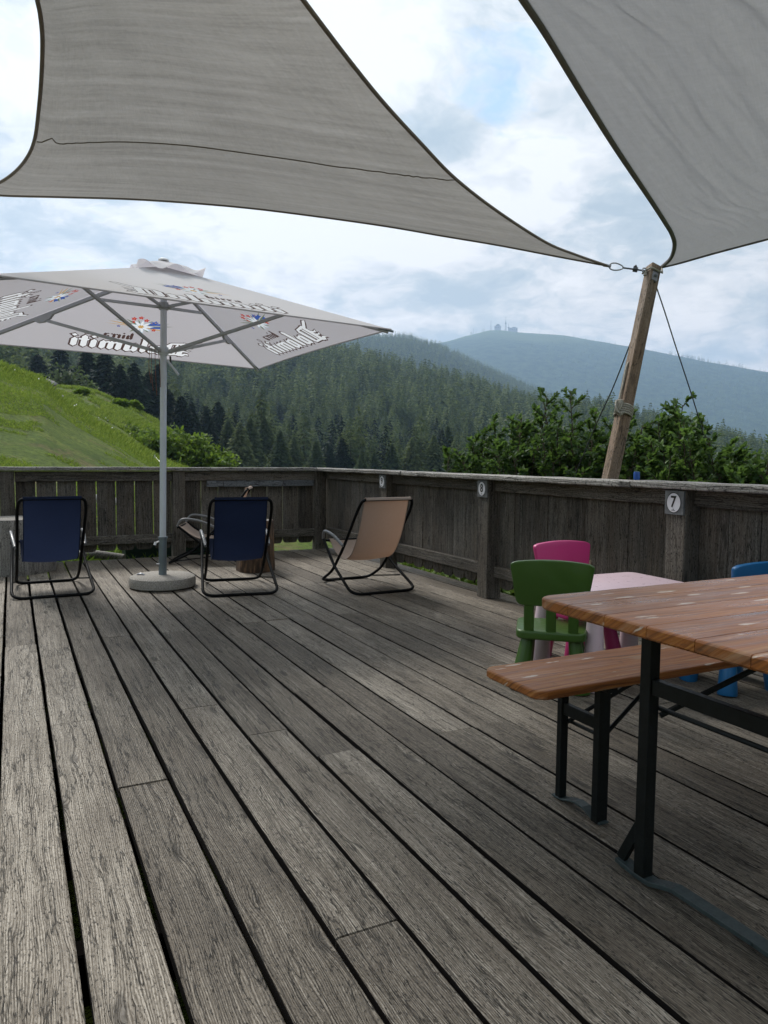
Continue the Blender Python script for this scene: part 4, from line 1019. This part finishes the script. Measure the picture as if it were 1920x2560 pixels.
def rock(c, r, seed, sq=(1, 1, .7)):
    import bmesh
    bm = bmesh.new(); bmesh.ops.create_icosphere(bm, subdivisions=3, radius=1); rr = np.random.default_rng(seed)
    for v in bm.verts:
        p = v.co.normalized(); d = 0
        for k in range(7):
            a = Vector(rr_dirs[(seed*7+k) % 40]); d = max(d, p.dot(a)*(1.0+.0*k))
        n = 1/max(.62, d)*.82+.10*math.sin(p.x*9+seed)*math.sin(p.y*8)+.05*math.sin(p.z*21+p.x*17)
        v.co = Vector((p.x*n*sq[0]*r, p.y*n*sq[1]*r, p.z*n*sq[2]*r))
    me = bpy.data.meshes.new('rock'); bm.to_mesh(me); bm.free(); me.materials.append(M['rock']); return me
rr_dirs = RNG.normal(size=(40, 3)); rr_dirs /= np.linalg.norm(rr_dirs, axis=1)[:, None]
def on_ground(px, py, D):
    p = at(px, py, D); return np.array([p[0], p[1], float(terrain(p[0], p[1]))])
for (px, D, r, lab) in ((252, 13.0, .14, 'pale grey jagged rock in the grass just above the far railing, left of the pair'), (277, 13.4, .12, 'pale grey flat rock in the grass just above the far railing, right of the pair'), (122, 41.0, .42, 'dark grey rock at the tall grass edge of the slope, left of the pair'), (146, 42.5, .36, 'pale grey rock at the tall grass edge of the slope, right of the pair')):
    g = on_ground(px, 1160, D); o = obj('rock', rock(g, r, int(px)), None, tuple(g+np.array([0, 0, r*.35]))); tag(o, lab, 'rock', 'rocks on the grass slope')

# pasture fence
pf = thing('pasture_fence', 'white pasture fence of thin posts and a sagging rope down the grass slope', 'fence', tuple(on_ground(320, 1120, 45)))
tops = []
for px, ty, by, D in ((286, 1082, 1099, 52), (322, 1104, 1132, 47), (386, 1138, 1178, 41), (455, 1190, 1225, 37)):
    a = at(px, ty, D); g = np.array([a[0], a[1], min(at(px, by, D)[2], a[2]-.3)-.25]); tops.append(a)
    b = MB(); b.tube([g, a], .035, 8); b.tube([a, a+np.array([0, 0, .04])], .045, 8); sub(b.build('post', M['white']), pf)
b = MB()
for a, c in zip(tops[:-1], tops[1:]):
    b.tube([a+(c-a)*t-np.array([0, 0, .05+.45*t*(1-t)]) for t in np.linspace(0, 1, 9)], .022, 6)
sub(b.build('rope', M['white']), pf)

# ------------------------------------------------------------------ vegetation
def quads_from(P, Dv, Nv, L, W, bend=0.15):
    """pointed leaves: base point P, direction Dv, normal-ish Nv, length L, width W -> verts (n*6), tri/quads"""
    Dv = Dv/np.linalg.norm(Dv, axis=1)[:, None]; Sd = np.cross(Dv, Nv); Sd /= (np.linalg.norm(Sd, axis=1)[:, None]+1e-9); Up = np.cross(Sd, Dv)
    L = L[:, None]; W = W[:, None]
    p0 = P; p1 = P+Dv*L*.35+Sd*W*.5+Up*L*bend*.4; p2 = P+Dv*L*.75+Sd*W*.38+Up*L*bend*.2; p3 = P+Dv*L-Up*L*bend*.5; p4 = P+Dv*L*.75-Sd*W*.38+Up*L*bend*.2; p5 = P+Dv*L*.35-Sd*W*.5+Up*L*bend*.4
    V = np.stack([p0, p1, p2, p3, p4, p5], 1).reshape(-1, 3); n = len(P); i = np.arange(n)[:, None]*6
    Fq = np.concatenate([i+np.array([[0, 1, 2, 5]]), i+np.array([[5, 2, 3, 4]])]); return V, Fq

def shrub(label, loc, h, r, nst, leaf, lw, mat, name, cat, group, lean=0, perleaf=46, seed=0, up=.55, wood=M['twig'], twigs=9, low=.22):
    rg = np.random.default_rng(seed); t = thing(name, label, cat, tuple(loc), 0, group); st = MB(); P = []; Dv = []
    for s in range(nst):
        a = rg.uniform(0, 2*math.pi); sp = r*math.sqrt(rg.random()); hh = h*rg.uniform(.62, 1.0)*(1-.25*(sp/r)**2)
        b0 = np.array([math.cos(a)*sp*.45, math.sin(a)*sp*.45, 0]); tip = np.array([math.cos(a)*sp, math.sin(a)*sp, hh]); midp = (b0+tip)/2+rg.normal(size=3)*.22*r*np.array([1, 1, .3])
        pts = spline([b0, midp, tip], 5); st.tube(pts, list(np.linspace(.012, .003, len(pts))*h/1.8), 5)
        pl = np.array(pts)
        nb = twigs
        for k in range(nb):   # side twigs
            q = low+(1-low)*(k+rg.random())/nb; qq = q*(len(pl)-1); qi = min(int(qq), len(pl)-2); base_ = pl[qi]+(pl[qi+1]-pl[qi])*(qq-qi); aa = rg.uniform(0, 2*math.pi); ln = (.36-.20*q)*r*rg.uniform(.7, 1.4)
            dvec = np.array([math.cos(aa), math.sin(aa), up+rg.uniform(-.1, .5)]); dvec /= np.linalg.norm(dvec); tipb = base_+dvec*ln
            st.tube([base_, tipb], [.004*h/1.8, .0018*h/1.8], 4)
            for j in range(max(3, int(perleaf/nb))):
                w = (j+rg.random())/max(3, int(perleaf/nb)); P.append(base_+dvec*ln*(.15+.9*w)); d2 = dvec*.9+rg.normal(size=3)*.55; Dv.append(d2)
        for k in range(10):
            q = .70+.30*rg.random(); qq = q*(len(pl)-1); qi = min(int(qq), len(pl)-2); P.append(pl[qi]+(pl[qi+1]-pl[qi])*(qq-qi)); Dv.append(rg.normal(size=3)*.7+np.array([0, 0, .7]))
    P = np.array(P); Dv = np.array(Dv); n = len(P); N = rg.normal(size=(n, 3))*.5+np.array([0, 0, 1.0])
    L = leaf*rg.uniform(.6, 1.25, n); V, Fq = quads_from(P, Dv, N, L, L*lw)
    zz = P[:, 2]/h; tone = np.clip(rg.beta(2, 2.6, n)*.9+.05+(rg.random(n) < .06)*.35, 0, 1)
    me = fast_mesh('foliage', V, Fq, mat, {'tone': ('FLOAT', np.repeat(tone, 6))}); obj('foliage', me, t); st.build('stems', wood, t); return t
HG = 'leafy shrubs growing behind the right railing'
hs = [(1240, 1070, 8.2, 'light green tipped leafy shrub at the left end of the row behind the railing'), (1300, 1040, 8.0, 'leafy green shrub behind the railing near the number 8 post'), (1400, 990, 8.2, 'tallest leafy shrub, just left of the leaning timber post'), (1500, 1010, 7.6, 'dark leafy shrub directly behind the leaning timber post'), (1625, 1000, 8.0, 'leafy shrub with an upright shoot, just right of the leaning timber post'), (1720, 1040, 7.4, 'leafy shrub behind the number 7 post, under the slack guy wire'), (1810, 1052, 7.8, 'leafy shrub between the number 7 post and the right edge'), (1900, 1060, 7.2, 'leafy shrub at the right edge of the picture'), (2010, 1050, 7.0, 'leafy shrub beyond the right edge behind the railing')]
for i, (px, py, D, lab) in enumerate(hs):
    p = at(px, py, D); g = float(terrain(p[0], p[1])); h = p[2]-g
    shrub(lab, (p[0], p[1], g), h*1.03, .80, 46, .062, .54, M['hedge'], 'leafy_shrub', 'shrub', HG, seed=20+i, perleaf=520, twigs=22, low=.42)
# yellow green bushes by the pasture fence
for i, (px, py, D, r, lab) in enumerate(((345, 1058, 57, 2.5, 'yellow green bush beside the pasture fence, partly behind the parasol pole'), (440, 1070, 54, 2.6, 'rounded yellow green bush right of the parasol pole'), (505, 1110, 52, 2.0, 'low yellow green bush at the right end beside the dark conifers'))):
    p = at(px, py, D); g = float(terrain(p[0], p[1])); g = min(g, at(px, 1165, D)[2])
    shrub(lab, (p[0], p[1], g), p[2]-g, r, 60, .34, .5, M['bush'], 'round_bush', 'bush', 'bushes along the pasture fence', seed=60+i, perleaf=60, up=.2)
# small dark bushes dotted over the far meadow, and grey green trees at its head
for i, (px, py, D, r, h, mt, lab) in enumerate(((205, 1030, 70, .55, .6, 'bush', 'low dark bush on the sunny meadow, left of two'), (300, 1030, 74, .7, .7, 'bush', 'low dark bush on the sunny meadow, right of two'), (338, 1018, 79, .6, 1.1, 'bush', 'round bush on the crest of the sunny meadow'), (165, 905, 125, 4.4, 8.5, 'broad', 'grey green round broadleaf tree above the meadow'), (65, 915, 118, 3.4, 7.5, 'broad', 'dull green broadleaf tree at the top left of the meadow'), (200, 962, 108, 2.2, 2.2, 'broad', 'low grey green thicket on the far edge of the meadow'))):
    p = at(px, py, D); g = float(terrain(p[0], p[1])); g = g if r < 3 else max(g, p[2]-h)
    shrub(lab, (p[0], p[1], g-.1), h, r, 40, .30 if r < 3 else .6, .55, M[mt], 'broadleaf_tree' if 'tree' in lab else 'round_bush', 'tree' if 'tree' in lab else 'bush', 'trees and bushes round the meadow', seed=80+i, perleaf=60, up=.15)

# conifers -------------------------------------------------------
def conifer(n, seed, wide=.17, lvl=None):
    """unit height, fuzzy drooping branches: n needle sprays; returns verts, tris, tone"""
    rg = np.random.default_rng(seed); nl = lvl or 22
    k = rg.integers(0, nl, n*2); zc = .06+.93*((k+.5)/nl)**.92; az0 = rg.random(nl)*6.28
    nb = 9; bi = rg.integers(0, nb, n*2); az = az0[k]+bi*2*math.pi/nb+rg.normal(size=n*2)*.13
    blen = 1.22*wide*(1-zc)**.80*(.72+.5*rg.random((nl, nb))[k, bi])+.006
    rho = np.sqrt(rg.random(n*2)); keep = rg.random(n*2) < (.25+.75*(1-zc)); idx = np.nonzero(keep)[0][:n]
    k, zc, az, blen, rho = k[idx], zc[idx], az[idx], blen[idx], rho[idx]; n = len(idx)
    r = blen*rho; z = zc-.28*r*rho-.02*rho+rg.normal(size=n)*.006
    c = np.stack([r*np.cos(az), r*np.sin(az), z], 1)
    sz = (.020+.035*(1-zc))*rg.uniform(.6, 1.3, n)*(1.0 if n > 700 else (1.5 if n > 250 else 2.3))
    out = np.stack([np.cos(az), np.sin(az), -.45-.3*rg.random(n)], 1)+rg.normal(size=(n, 3))*.28
    out /= np.linalg.norm(out, axis=1)[:, None]; sd = np.cross(out, rg.normal(size=(n, 3))*.5+np.array([0, 0, 1.])); sd /= np.linalg.norm(sd, axis=1)[:, None]
    p = np.stack([c-sd*sz[:, None]*.42-out*sz[:, None]*.3, c+sd*sz[:, None]*.42-out*sz[:, None]*.3, c+out*sz[:, None]], 1).reshape(-1, 3)
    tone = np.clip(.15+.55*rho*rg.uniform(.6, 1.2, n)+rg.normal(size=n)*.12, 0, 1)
    # leader tip
    tip = np.array([[-.006, 0, .95], [.006, 0, .95], [0, 0, 1.02]]); p = np.concatenate([p, tip]); tone = np.concatenate([tone, [.5]])
    return p, np.arange(len(p)).reshape(-1, 3), np.repeat(tone, 3)
def trunk_tris(seg=5, r=.011):
    a = np.arange(seg)*2*math.pi/seg; lo = np.stack([r*np.cos(a), r*np.sin(a), np.full(seg, -.05)], 1); V = np.concatenate([lo, [[0, 0, .9]]])
    return V, np.array([[i, (i+1) % seg, seg] for i in range(seg)])
def conifer_mesh(n, seed, mat, wide, withtrunk=True):
    p, f, t = conifer(n, seed, wide)
    if not withtrunk: return fast_mesh('crown', p, f, mat, {'tone': ('FLOAT', t)})
    tv, tf = trunk_tris(); V = np.concatenate([p, tv]); Fq = np.concatenate([f, tf+len(p)])
    return fast_mesh('conifer', V, Fq, [mat, M['trunk']], {'tone': ('FLOAT', np.concatenate([t, np.full(len(tv), .3)]))}, mi=[0]*len(f)+[1]*len(tf))
tv, tf = trunk_tris(8, .014); TRUNK = fast_mesh('trunk', tv, tf, M['trunk'])
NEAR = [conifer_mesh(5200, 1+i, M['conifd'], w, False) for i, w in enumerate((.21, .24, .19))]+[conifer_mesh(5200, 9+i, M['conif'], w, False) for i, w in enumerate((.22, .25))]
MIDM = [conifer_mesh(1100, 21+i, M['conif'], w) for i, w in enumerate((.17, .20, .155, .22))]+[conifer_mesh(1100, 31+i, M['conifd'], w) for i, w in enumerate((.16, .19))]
# hand-placed nearest conifers: (photo x, top y, distance, height, dark)
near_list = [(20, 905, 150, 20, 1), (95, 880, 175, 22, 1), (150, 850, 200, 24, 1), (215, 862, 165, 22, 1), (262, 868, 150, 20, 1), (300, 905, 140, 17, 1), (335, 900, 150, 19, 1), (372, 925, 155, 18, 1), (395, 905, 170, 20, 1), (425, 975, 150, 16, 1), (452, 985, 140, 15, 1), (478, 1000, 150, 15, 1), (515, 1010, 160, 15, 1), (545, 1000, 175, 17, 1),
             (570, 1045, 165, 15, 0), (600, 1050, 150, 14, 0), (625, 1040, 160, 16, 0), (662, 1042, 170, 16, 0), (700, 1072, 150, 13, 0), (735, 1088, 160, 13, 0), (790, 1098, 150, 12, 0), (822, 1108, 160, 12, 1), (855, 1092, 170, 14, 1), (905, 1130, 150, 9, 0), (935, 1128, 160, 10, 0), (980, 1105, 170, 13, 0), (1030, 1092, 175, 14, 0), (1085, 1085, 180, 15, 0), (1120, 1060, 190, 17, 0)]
CG = 'nearest conifers standing between the meadow and the wooded hill'
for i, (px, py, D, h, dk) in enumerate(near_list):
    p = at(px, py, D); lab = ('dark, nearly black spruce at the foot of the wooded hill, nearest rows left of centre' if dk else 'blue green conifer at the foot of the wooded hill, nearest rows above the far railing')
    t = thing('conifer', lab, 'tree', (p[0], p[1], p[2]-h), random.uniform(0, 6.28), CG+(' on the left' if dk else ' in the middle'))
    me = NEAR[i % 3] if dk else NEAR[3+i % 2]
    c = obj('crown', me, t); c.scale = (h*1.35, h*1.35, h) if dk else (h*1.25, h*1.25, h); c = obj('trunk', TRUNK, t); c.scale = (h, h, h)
# wooded hill
rg = np.random.default_rng(5)
def scatter(n, d0, d1, px0, px1):
    th0 = YAW+math.atan((px0-960)/FPX); th1 = YAW+math.atan((px1-960)/FPX)
    D = np.sqrt(rg.uniform(d0*d0, d1*d1, n)); th = rg.uniform(th0, th1, n); x = D*np.sin(th); y = D*np.cos(th); return x, y, terrain(x, y), D
x, y, z, D = scatter(5000, 170, 815, -60, 1990)
clear = fbm(x*.02, y*.02, 3, 5) < .22
x, y, z, D = [a[~clear] for a in (x, y, z, D)]
h = (14+10*rg.random(len(x))**1.2)*np.where(rg.random(len(x)) < .15, 1.2, 1)
d = np.stack([x, y, z+h-EYE], 1); zc = d@_F; sx = 960+FPX*(d@_R2)/zc; sy = 1280-FPX*(d@_U2)/zc
db = np.stack([x, y, z-EYE], 1); by = 1280-FPX*(db@_U2)/(db@_F)
# keep trees whose top can be seen above the railing, the shrubs and the parasol's lower edge
ok = (sx > -15) & (sx < 1940) & (sy < np.where(sx > 1170, 1110, 1168)) & ((sx > 960) | (by > 840))
x, y, z, D, h, sx, sy = [a[ok] for a in (x, y, z, D, h, sx, sy)]
big = h/D; vis = (sy < np.where(sx > 1170, 1020, 1160)) & (sx > 5) & (sx < 1915) & (sy > np.where(sx < 960, 905, 0))
order = np.argsort(np.where(vis, -big, 0)); ind = order[:300-len(near_list)]; rest = np.ones(len(x), bool); rest[ind] = False
for i in ind:
    me = MIDM[int(rg.integers(0, 6)) if D[i] < 330 else int(rg.integers(0, 4))]
    o = obj('conifer', me, None, (x[i], y[i], z[i])); o.scale = (h[i]*1.15, h[i]*1.15, h[i]); o.rotation_euler = (0, 0, rg.uniform(0, 6.28))
    tag(o, 'one of the conifers crowding the lower slope of the wooded hill', 'tree', 'conifers on the lower slope of the wooded hill')
def merged(name, protos, x, y, z, h, mats, label):
    Vs = []; Fs = []; Ts = []; off = 0; which = rg.integers(0, len(protos), len(x)); mis = []
    for k, (p, f, t) in enumerate(protos):
        s = np.nonzero(which == k)[0]
        if not len(s): continue
        a = rg.uniform(0, 6.28, len(s)); ca, sa = np.cos(a)[:, None], np.sin(a)[:, None]; wq = rg.uniform(.85, 1.2, len(s))[:, None]
        X = (p[None, :, 0]*ca-p[None, :, 1]*sa)*h[s][:, None]*wq+x[s][:, None]; Y = (p[None, :, 0]*sa+p[None, :, 1]*ca)*h[s][:, None]*wq+y[s][:, None]; Z = p[None, :, 2]*h[s][:, None]+z[s][:, None]
        Vs.append(np.stack([X, Y, Z], -1).reshape(-1, 3)); n = len(p); Fs.append((f[None]+(np.arange(len(s))*n)[:, None, None]).reshape(-1, 3)+off); off += n*len(s)
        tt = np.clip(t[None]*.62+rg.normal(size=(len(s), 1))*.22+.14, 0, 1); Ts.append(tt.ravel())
    me = fast_mesh(name, np.concatenate(Vs), np.concatenate(Fs), mats, {'tone': ('FLOAT', np.concatenate(Ts))})
    o = obj(name, me); tag(o, label, 'forest', kind='stuff'); return o
M['conifs'] = leafmat('forest_needles', (.014, .034, .018), (.066, .105, .050), (.19, .23, .105), .36, .7, False, .1)
near_r = rest & (D < 420); far_r = rest & (D >= 420)
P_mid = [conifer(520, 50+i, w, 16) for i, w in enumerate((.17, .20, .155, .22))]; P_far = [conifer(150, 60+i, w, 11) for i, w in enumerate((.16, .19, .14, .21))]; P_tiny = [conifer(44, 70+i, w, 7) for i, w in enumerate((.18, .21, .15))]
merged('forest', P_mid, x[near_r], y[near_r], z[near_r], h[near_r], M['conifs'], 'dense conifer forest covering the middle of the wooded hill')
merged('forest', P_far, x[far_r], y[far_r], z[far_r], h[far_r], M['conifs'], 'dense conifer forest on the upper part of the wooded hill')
x, y, z, D = scatter(9000, 1350, 2330, 700, 1980); h = 12+9*rg.random(len(x)); merged('ridge_forest', P_tiny, x, y, z, h, M['conifs'], 'hazy blue conifer forest on the second ridge')
x, y, z, D = scatter(9000, 3200, 5150, 1250, 1990)
px_ = PXT(np.arctan2(x, y)); keep = rg.random(len(x)) < np.interp(px_, [1250, 1600, 1950], [.0, .3, 1])*np.interp(D, [3200, 4700, 5190], [1, .7, .35])
x, y, z = x[keep], y[keep], z[keep]; h = 13+11*rg.random(len(x)); merged('mountain_forest', P_tiny, x, y, z, h, M['conifs'], 'faint conifers scattered over the right flank of the far mountain')
th = YAW+np.arctan((np.concatenate([rg.uniform(1640, 1745, 26), rg.uniform(1700, 1930, 22), rg.uniform(1165, 1215, 5)])-960)/FPX); x = 5190*np.sin(th); y = 5190*np.cos(th); z = terrain(x, y); h = 16+24*rg.random(len(x))
merged('mountain_forest', P_tiny, x, y, z, h, M['conifs'], 'row of tiny conifers along the skyline of the far mountain')

# grass blades ---------------------------------------------------
def blades(name, x, y, z, L, w, mat, label, lean=.5, tone=None):
    n = len(x); a = rg.uniform(0, 6.28, n); P = np.stack([x, y, z-.02], 1); d = np.stack([np.cos(a)*lean*rg.random(n), np.sin(a)*lean*rg.random(n), np.ones(n)], 1); d /= np.linalg.norm(d, axis=1)[:, None]
    s = np.stack([-np.sin(a+rg.normal(size=n)), np.cos(a+rg.normal(size=n)), np.zeros(n)], 1)*w[:, None]
    V = np.stack([P-s, P+s, P+d*L[:, None]*.6+s*.7+np.array([0, 0, 0]), P+d*L[:, None]+np.stack([np.cos(a), np.sin(a), -.3*np.ones(n)], 1)*(L*.25)[:, None]], 1).reshape(-1, 3)
    Fq = np.arange(n*4).reshape(-1, 4); t = rg.beta(2, 2, n) if tone is None else tone
    return tag(obj(name, fast_mesh(name, V, Fq, mat, {'tone': ('FLOAT', np.repeat(t, 4))})), label, 'grass', kind='stuff')
def polar(n, px0, px1, d0, d1, pw=1.0):
    th = YAW+np.arctan((rg.uniform(px0, px1, n)-960)/FPX); D = d0+(d1-d0)*rg.random(n)**pw; return D*np.sin(th), D*np.cos(th), D
x, y, D = polar(60000, -40, 430, 10, 40); z = terrain(x, y); dens = fbm(x*.5, y*.5, 3, 3); k = dens > .42; x, y, z, D, dens = x[k], y[k], z[k], D[k], dens[k]
blades('grass', x, y, z, .05+.10*rg.random(len(x))*(dens*1.6), .004+.00045*D, M['blade'], 'short yellow green grass over the near slope', .9, np.clip(rg.beta(2, 2, len(x))*.6+dens*.5-.05, 0, 1))
x, y, D = polar(30000, -40, 470, 31, 46); z = terrain(x, y); blades('tall_grass', x, y, z, (.10+.36*rg.random(len(x)))*np.clip((D-31)/8, .2, 1), .010+.010*rg.random(len(x)), M['blade'], 'tall uncut grass and weeds along the edge of the near slope', .5)
x, y, D = polar(52000, 60, 480, 56, 86); z = terrain(x, y); dens = fbm(x*.35, y*.35, 3, 6); k = dens > .33; x, y, z = x[k], y[k], z[k]
blades('grass', x, y, z, .12+.30*rg.random(len(x)), .02+.02*rg.random(len(x)), M['blade'], 'bright tufted grass over the far sunny meadow', .9, np.clip(rg.beta(2.5, 1.6, len(x)), 0, 1))
# pale flower heads in the tall grass
x, y, D = polar(12, 40, 330, 30, 44); z = terrain(x, y)+.45+.25*rg.random(len(x)); blades('wild_flowers', x, y, z, .04+.04*rg.random(len(x)), .025+.02*rg.random(len(x)), M['print_white'], 'small white umbel flowers in the tall grass', .3)
# weeds seen under and through the railings
n = 5200; x = rg.uniform(-1.2, 3.6, n); y = rg.uniform(8.72, 10.6, n); z = terrain(x, y); blades('weeds', x, y, z, .08+.16*rg.random(n), .006+.006*rg.random(n), M['weed'], 'green grass and weeds behind the far railing', .7)
n = 2600; x = rg.uniform(3.72, 4.9, n); y = rg.uniform(2.2, 8.6, n); z = np.minimum(terrain(x, y), -.1)
n2 = 5200; P = np.stack([rg.uniform(3.70, 4.6, n2), rg.uniform(2.5, 8.6, n2), rg.uniform(-.32, .04, n2)+.06*np.sin(np.arange(n2))], 1); Dd = rg.normal(size=(n2, 3))+np.array([-.2, -.3, .5]); L = rg.uniform(.035, .075, n2)
V, Fq = quads_from(P, Dd, rg.normal(size=(n2, 3))*.5+np.array([0, 0, 1.]), L, L*.6); tag(obj('ground_cover', fast_mesh('ground_cover', V, Fq, M['weed'], {'tone': ('FLOAT', np.repeat(rg.beta(2, 2.5, n2), 6))})), 'leafy green ground cover below the right edge of the deck', 'plants', kind='stuff')

# ------------------------------------------------------------------ summit buildings and masts
def summit(px, py): 
    p = at(px, py, 3190); return np.array([p[0], p[1], p[2]])
def station(label, px, w, hgt, dep, roof):
    p = at(px, 830, 5180); g = float(terrain(p[0], p[1])); th = math.atan2(p[0], p[1]); t = thing('summit_building', label, 'building', (p[0], p[1], g), -th, 'buildings on the summit of the far mountain')
    b = MB(); b.box(-w/2, w/2, -dep/2, dep/2, -8, hgt, axis=2, ch=.1); b.build('wall', M['build'], t)
    b = MB()
    if roof == 'dome': b.lathe([(w*.30, hgt+.02), (w*.32, hgt+w*.12), (w*.2, hgt+w*.27), (w*.03, hgt+w*.32)], seg=18)
    else: b.box(-w/2-1, w/2+1, -dep/2-1, dep/2+1, hgt+.02, hgt+1.6, axis=0); b.box(-w*.1, w*.3, -5, 5, hgt+1.62, hgt+8, axis=0)
    b.build('roof', M['buildd'], t)
    for k in range(4):
        b = MB(); xx = -w*.38+k*w*.25; b.box(xx-2, xx+2, -dep/2-.4, -dep/2-.02, hgt*.45, hgt*.72, axis=0); b.build('window', M['window'], t)
station('small domed building on the left of the far summit', 1244, 44, 28, 26, 'dome')
station('long flat roofed building on the right of the far summit', 1283, 58, 23, 30, 'flat')
def mast(label, px, hgt, w, plat):
    p = at(px, 830, 5180); g = float(terrain(p[0], p[1])); t = thing('antenna_mast', label, 'mast', (p[0], p[1], g), 0, 'antenna masts on the summit')
    b = MB()
    for s in range(4):
        a = math.pi/4+s*math.pi/2; b.tube([(w*math.cos(a), w*math.sin(a), -4), (.3*w*math.cos(a), .3*w*math.sin(a), hgt*.6)], .8 if w > 3 else .55, 5)
    for k in range(6):
        z = hgt*.6*k/6; q = w*(1-.7*k/6); q2 = w*(1-.7*(k+1)/6); b.tube([(q, q, z), (-q2, q2, z+hgt*.1)], .45, 4); b.tube([(-q, -q, z), (q2, -q2, z+hgt*.1)], .45, 4)
    b.build('lattice', M['buildd'], t)
    b = MB(); b.tube([(0, 0, hgt*.58), (0, 0, hgt*.85), (0, 0, hgt)], [1.5, 1.1, .5], 6); b.build('antenna', M['buildd'], t)
    if plat:
        b = MB(); b.lathe([(6.4, hgt*.48), (7.4, hgt*.5), (7.4, hgt*.52), (1, hgt*.53)], seg=14); b.build('platform', M['buildd'], t)
mast('tall lattice antenna mast between the two summit buildings', 1264, 98, 6.8, True)
mast('thin antenna mast left of the summit buildings', 1227, 68, 2.6, False)
mast('short antenna mast at the far left of the summit', 1183, 42, 2.2, False)
mast('short antenna mast beside the flat roofed summit building', 1271, 48, 3.2, True)

# ------------------------------------------------------------------ haze
hz = NT('haze_air'); hz.n.remove(hz.b); pv = hz.new('ShaderNodeVolumePrincipled'); pv.inputs['Color'].default_value = (.50, .70, 1.0, 1); pv.inputs['Density'].default_value = .000145; pv.inputs['Anisotropy'].default_value = .4
hz.link(pv.outputs[0], hz.out.inputs['Volume'])
b = MB(); R_ = 6700; zb, zt = -140, 1090
V = [(-R_, -R_, zb), (R_, -R_, zb), (R_, R_, zb), (-R_, R_, zb), (-R_, -R_, zt), (R_, -R_, zt), (R_, R_, zt), (-R_, R_, zt)]
b.add(V, [(3, 2, 1, 0), (4, 5, 6, 7), (0, 1, 5, 4), (1, 2, 6, 5), (2, 3, 7, 6), (3, 0, 4, 7)])
tag(b.build('haze', hz.mat), 'thin blue haze in the valley air', 'haze', kind='stuff')

# ------------------------------------------------------------------ sky and sun
SUN_AZ, SUN_EL = math.radians(-12), math.radians(47)
sd = Vector((math.sin(SUN_AZ)*math.cos(SUN_EL), math.cos(SUN_AZ)*math.cos(SUN_EL), math.sin(SUN_EL)))
sun = bpy.data.objects.new('sun', bpy.data.lights.new('sun', 'SUN')); C.objects.link(sun)
sun.data.energy = 3.9; sun.data.angle = math.radians(20); sun.data.color = (1.0, .96, .90)
sun.rotation_euler = (-sd).to_track_quat('-Z', 'Y').to_euler()
wd = bpy.data.worlds.new('World'); S.world = wd; wd.use_nodes = True
W = NT.__new__(NT); W.t = wd.node_tree; W.n = W.t.nodes; W.l = W.t.links; bg = W.n['Background']; bg.inputs['Strength'].default_value = .1
sky = W.new('ShaderNodeTexSky', sky_type='NISHITA'); sky.sun_disc = False; sky.sun_elevation = SUN_EL; sky.sun_rotation = SUN_AZ
dv = W.new('ShaderNodeTexCoord').outputs['Generated']; sx_, sy_, sz_ = W.sep(dv)
den = W.math('ADD', W.math('MAXIMUM', sz_, 0.0), .22)
pl = W.comb(W.math('DIVIDE', sx_, den), W.math('DIVIDE', sy_, den), 0.0)
wob = W.noise(pl, 2.2, 4, .6, out='Color')
plw = W.new('ShaderNodeVectorMath', operation='MULTIPLY_ADD'); W.link(wob, plw.inputs[0]); plw.inputs[1].default_value = (.35, .35, .35); W.link(pl, plw.inputs[2]); plw = plw.outputs[0]
n1 = W.noise(plw, 1.7, 4, .5); n2 = W.noise(W.mapping(plw, loc=(7, 3, 1)), 3.6, 10, .60); n3 = W.noise(W.mapping(plw, loc=(3.3, 9.1, 2)), 2.0, 9, .60)
cf = W.math('ADD', W.math('MULTIPLY', n1, .50), W.math('MULTIPLY', n2, .50))
def near_dir(px, py, sharp):
    d = Vector(ray(px, py)).normalized(); x = W.new('ShaderNodeVectorMath', operation='DOT_PRODUCT'); W.link(dv, x.inputs[0]); x.inputs[1].default_value = d
    return W.math('POWER', W.math('MAXIMUM', x.outputs['Value'], 0.0), sharp)
glow = W.math('ADD', W.math('MULTIPLY', near_dir(1000, 150, 14), .055), W.math('MULTIPLY', near_dir(60, 250, 60), .04))
glow = W.math('ADD', glow, W.math('MULTIPLY', near_dir(1850, 800, 60), .05))
cf = W.math('ADD', cf, glow)
ccol = W.ramp(cf, [(.44, (4.5, 5.3, 5.7)), (.495, (6.0, 6.6, 6.8)), (.535, (8.0, 8.2, 8.2)), (.59, (9.8, 9.85, 9.75))])
hole = W.math('ADD', W.math('ADD', near_dir(1400, 470, 900), near_dir(1250, 250, 900)), W.math('MULTIPLY', near_dir(15, 50, 500), 1.3))
hole = W.math('ADD', hole, W.math('MULTIPLY', near_dir(1790, 700, 600), .5))
hf = W.ramp(W.math('ADD', W.math('MULTIPLY', hole, .15), n3), [(.64, 0.0), (.74, .85)])
lowt = W.ramp(sz_, [(.05, (1.22, 1.06, .92)), (.30, (1.04, 1.0, .97)), (.5, (1, 1, 1))])
ccol = W.mix(1.0, ccol, lowt, 'MULTIPLY')
skyc = W.mix(1.0, sky.outputs[0], (1.5, 1.55, 1.5), 'MULTIPLY')
skyc = W.mix(.35, skyc, (5.0, 8.4, 11.5))
W.link(W.mix(hf, ccol, skyc), bg.inputs['Color'])

# ------------------------------------------------------------------ render settings
S.view_settings.view_transform = 'Standard'; S.view_settings.look = 'None'; S.view_settings.exposure = 0.18; S.view_settings.gamma = 1
S.render.engine = 'CYCLES'
S.cycles.use_denoising = True
S.cycles.max_bounces = 6; S.cycles.diffuse_bounces = 3; S.cycles.glossy_bounces = 2; S.cycles.transmission_bounces = 4; S.cycles.transparent_max_bounces = 6; S.cycles.volume_bounces = 1
S.cycles.sample_clamp_indirect = 4
S.cycles.use_adaptive_sampling = True; S.cycles.adaptive_threshold = .012
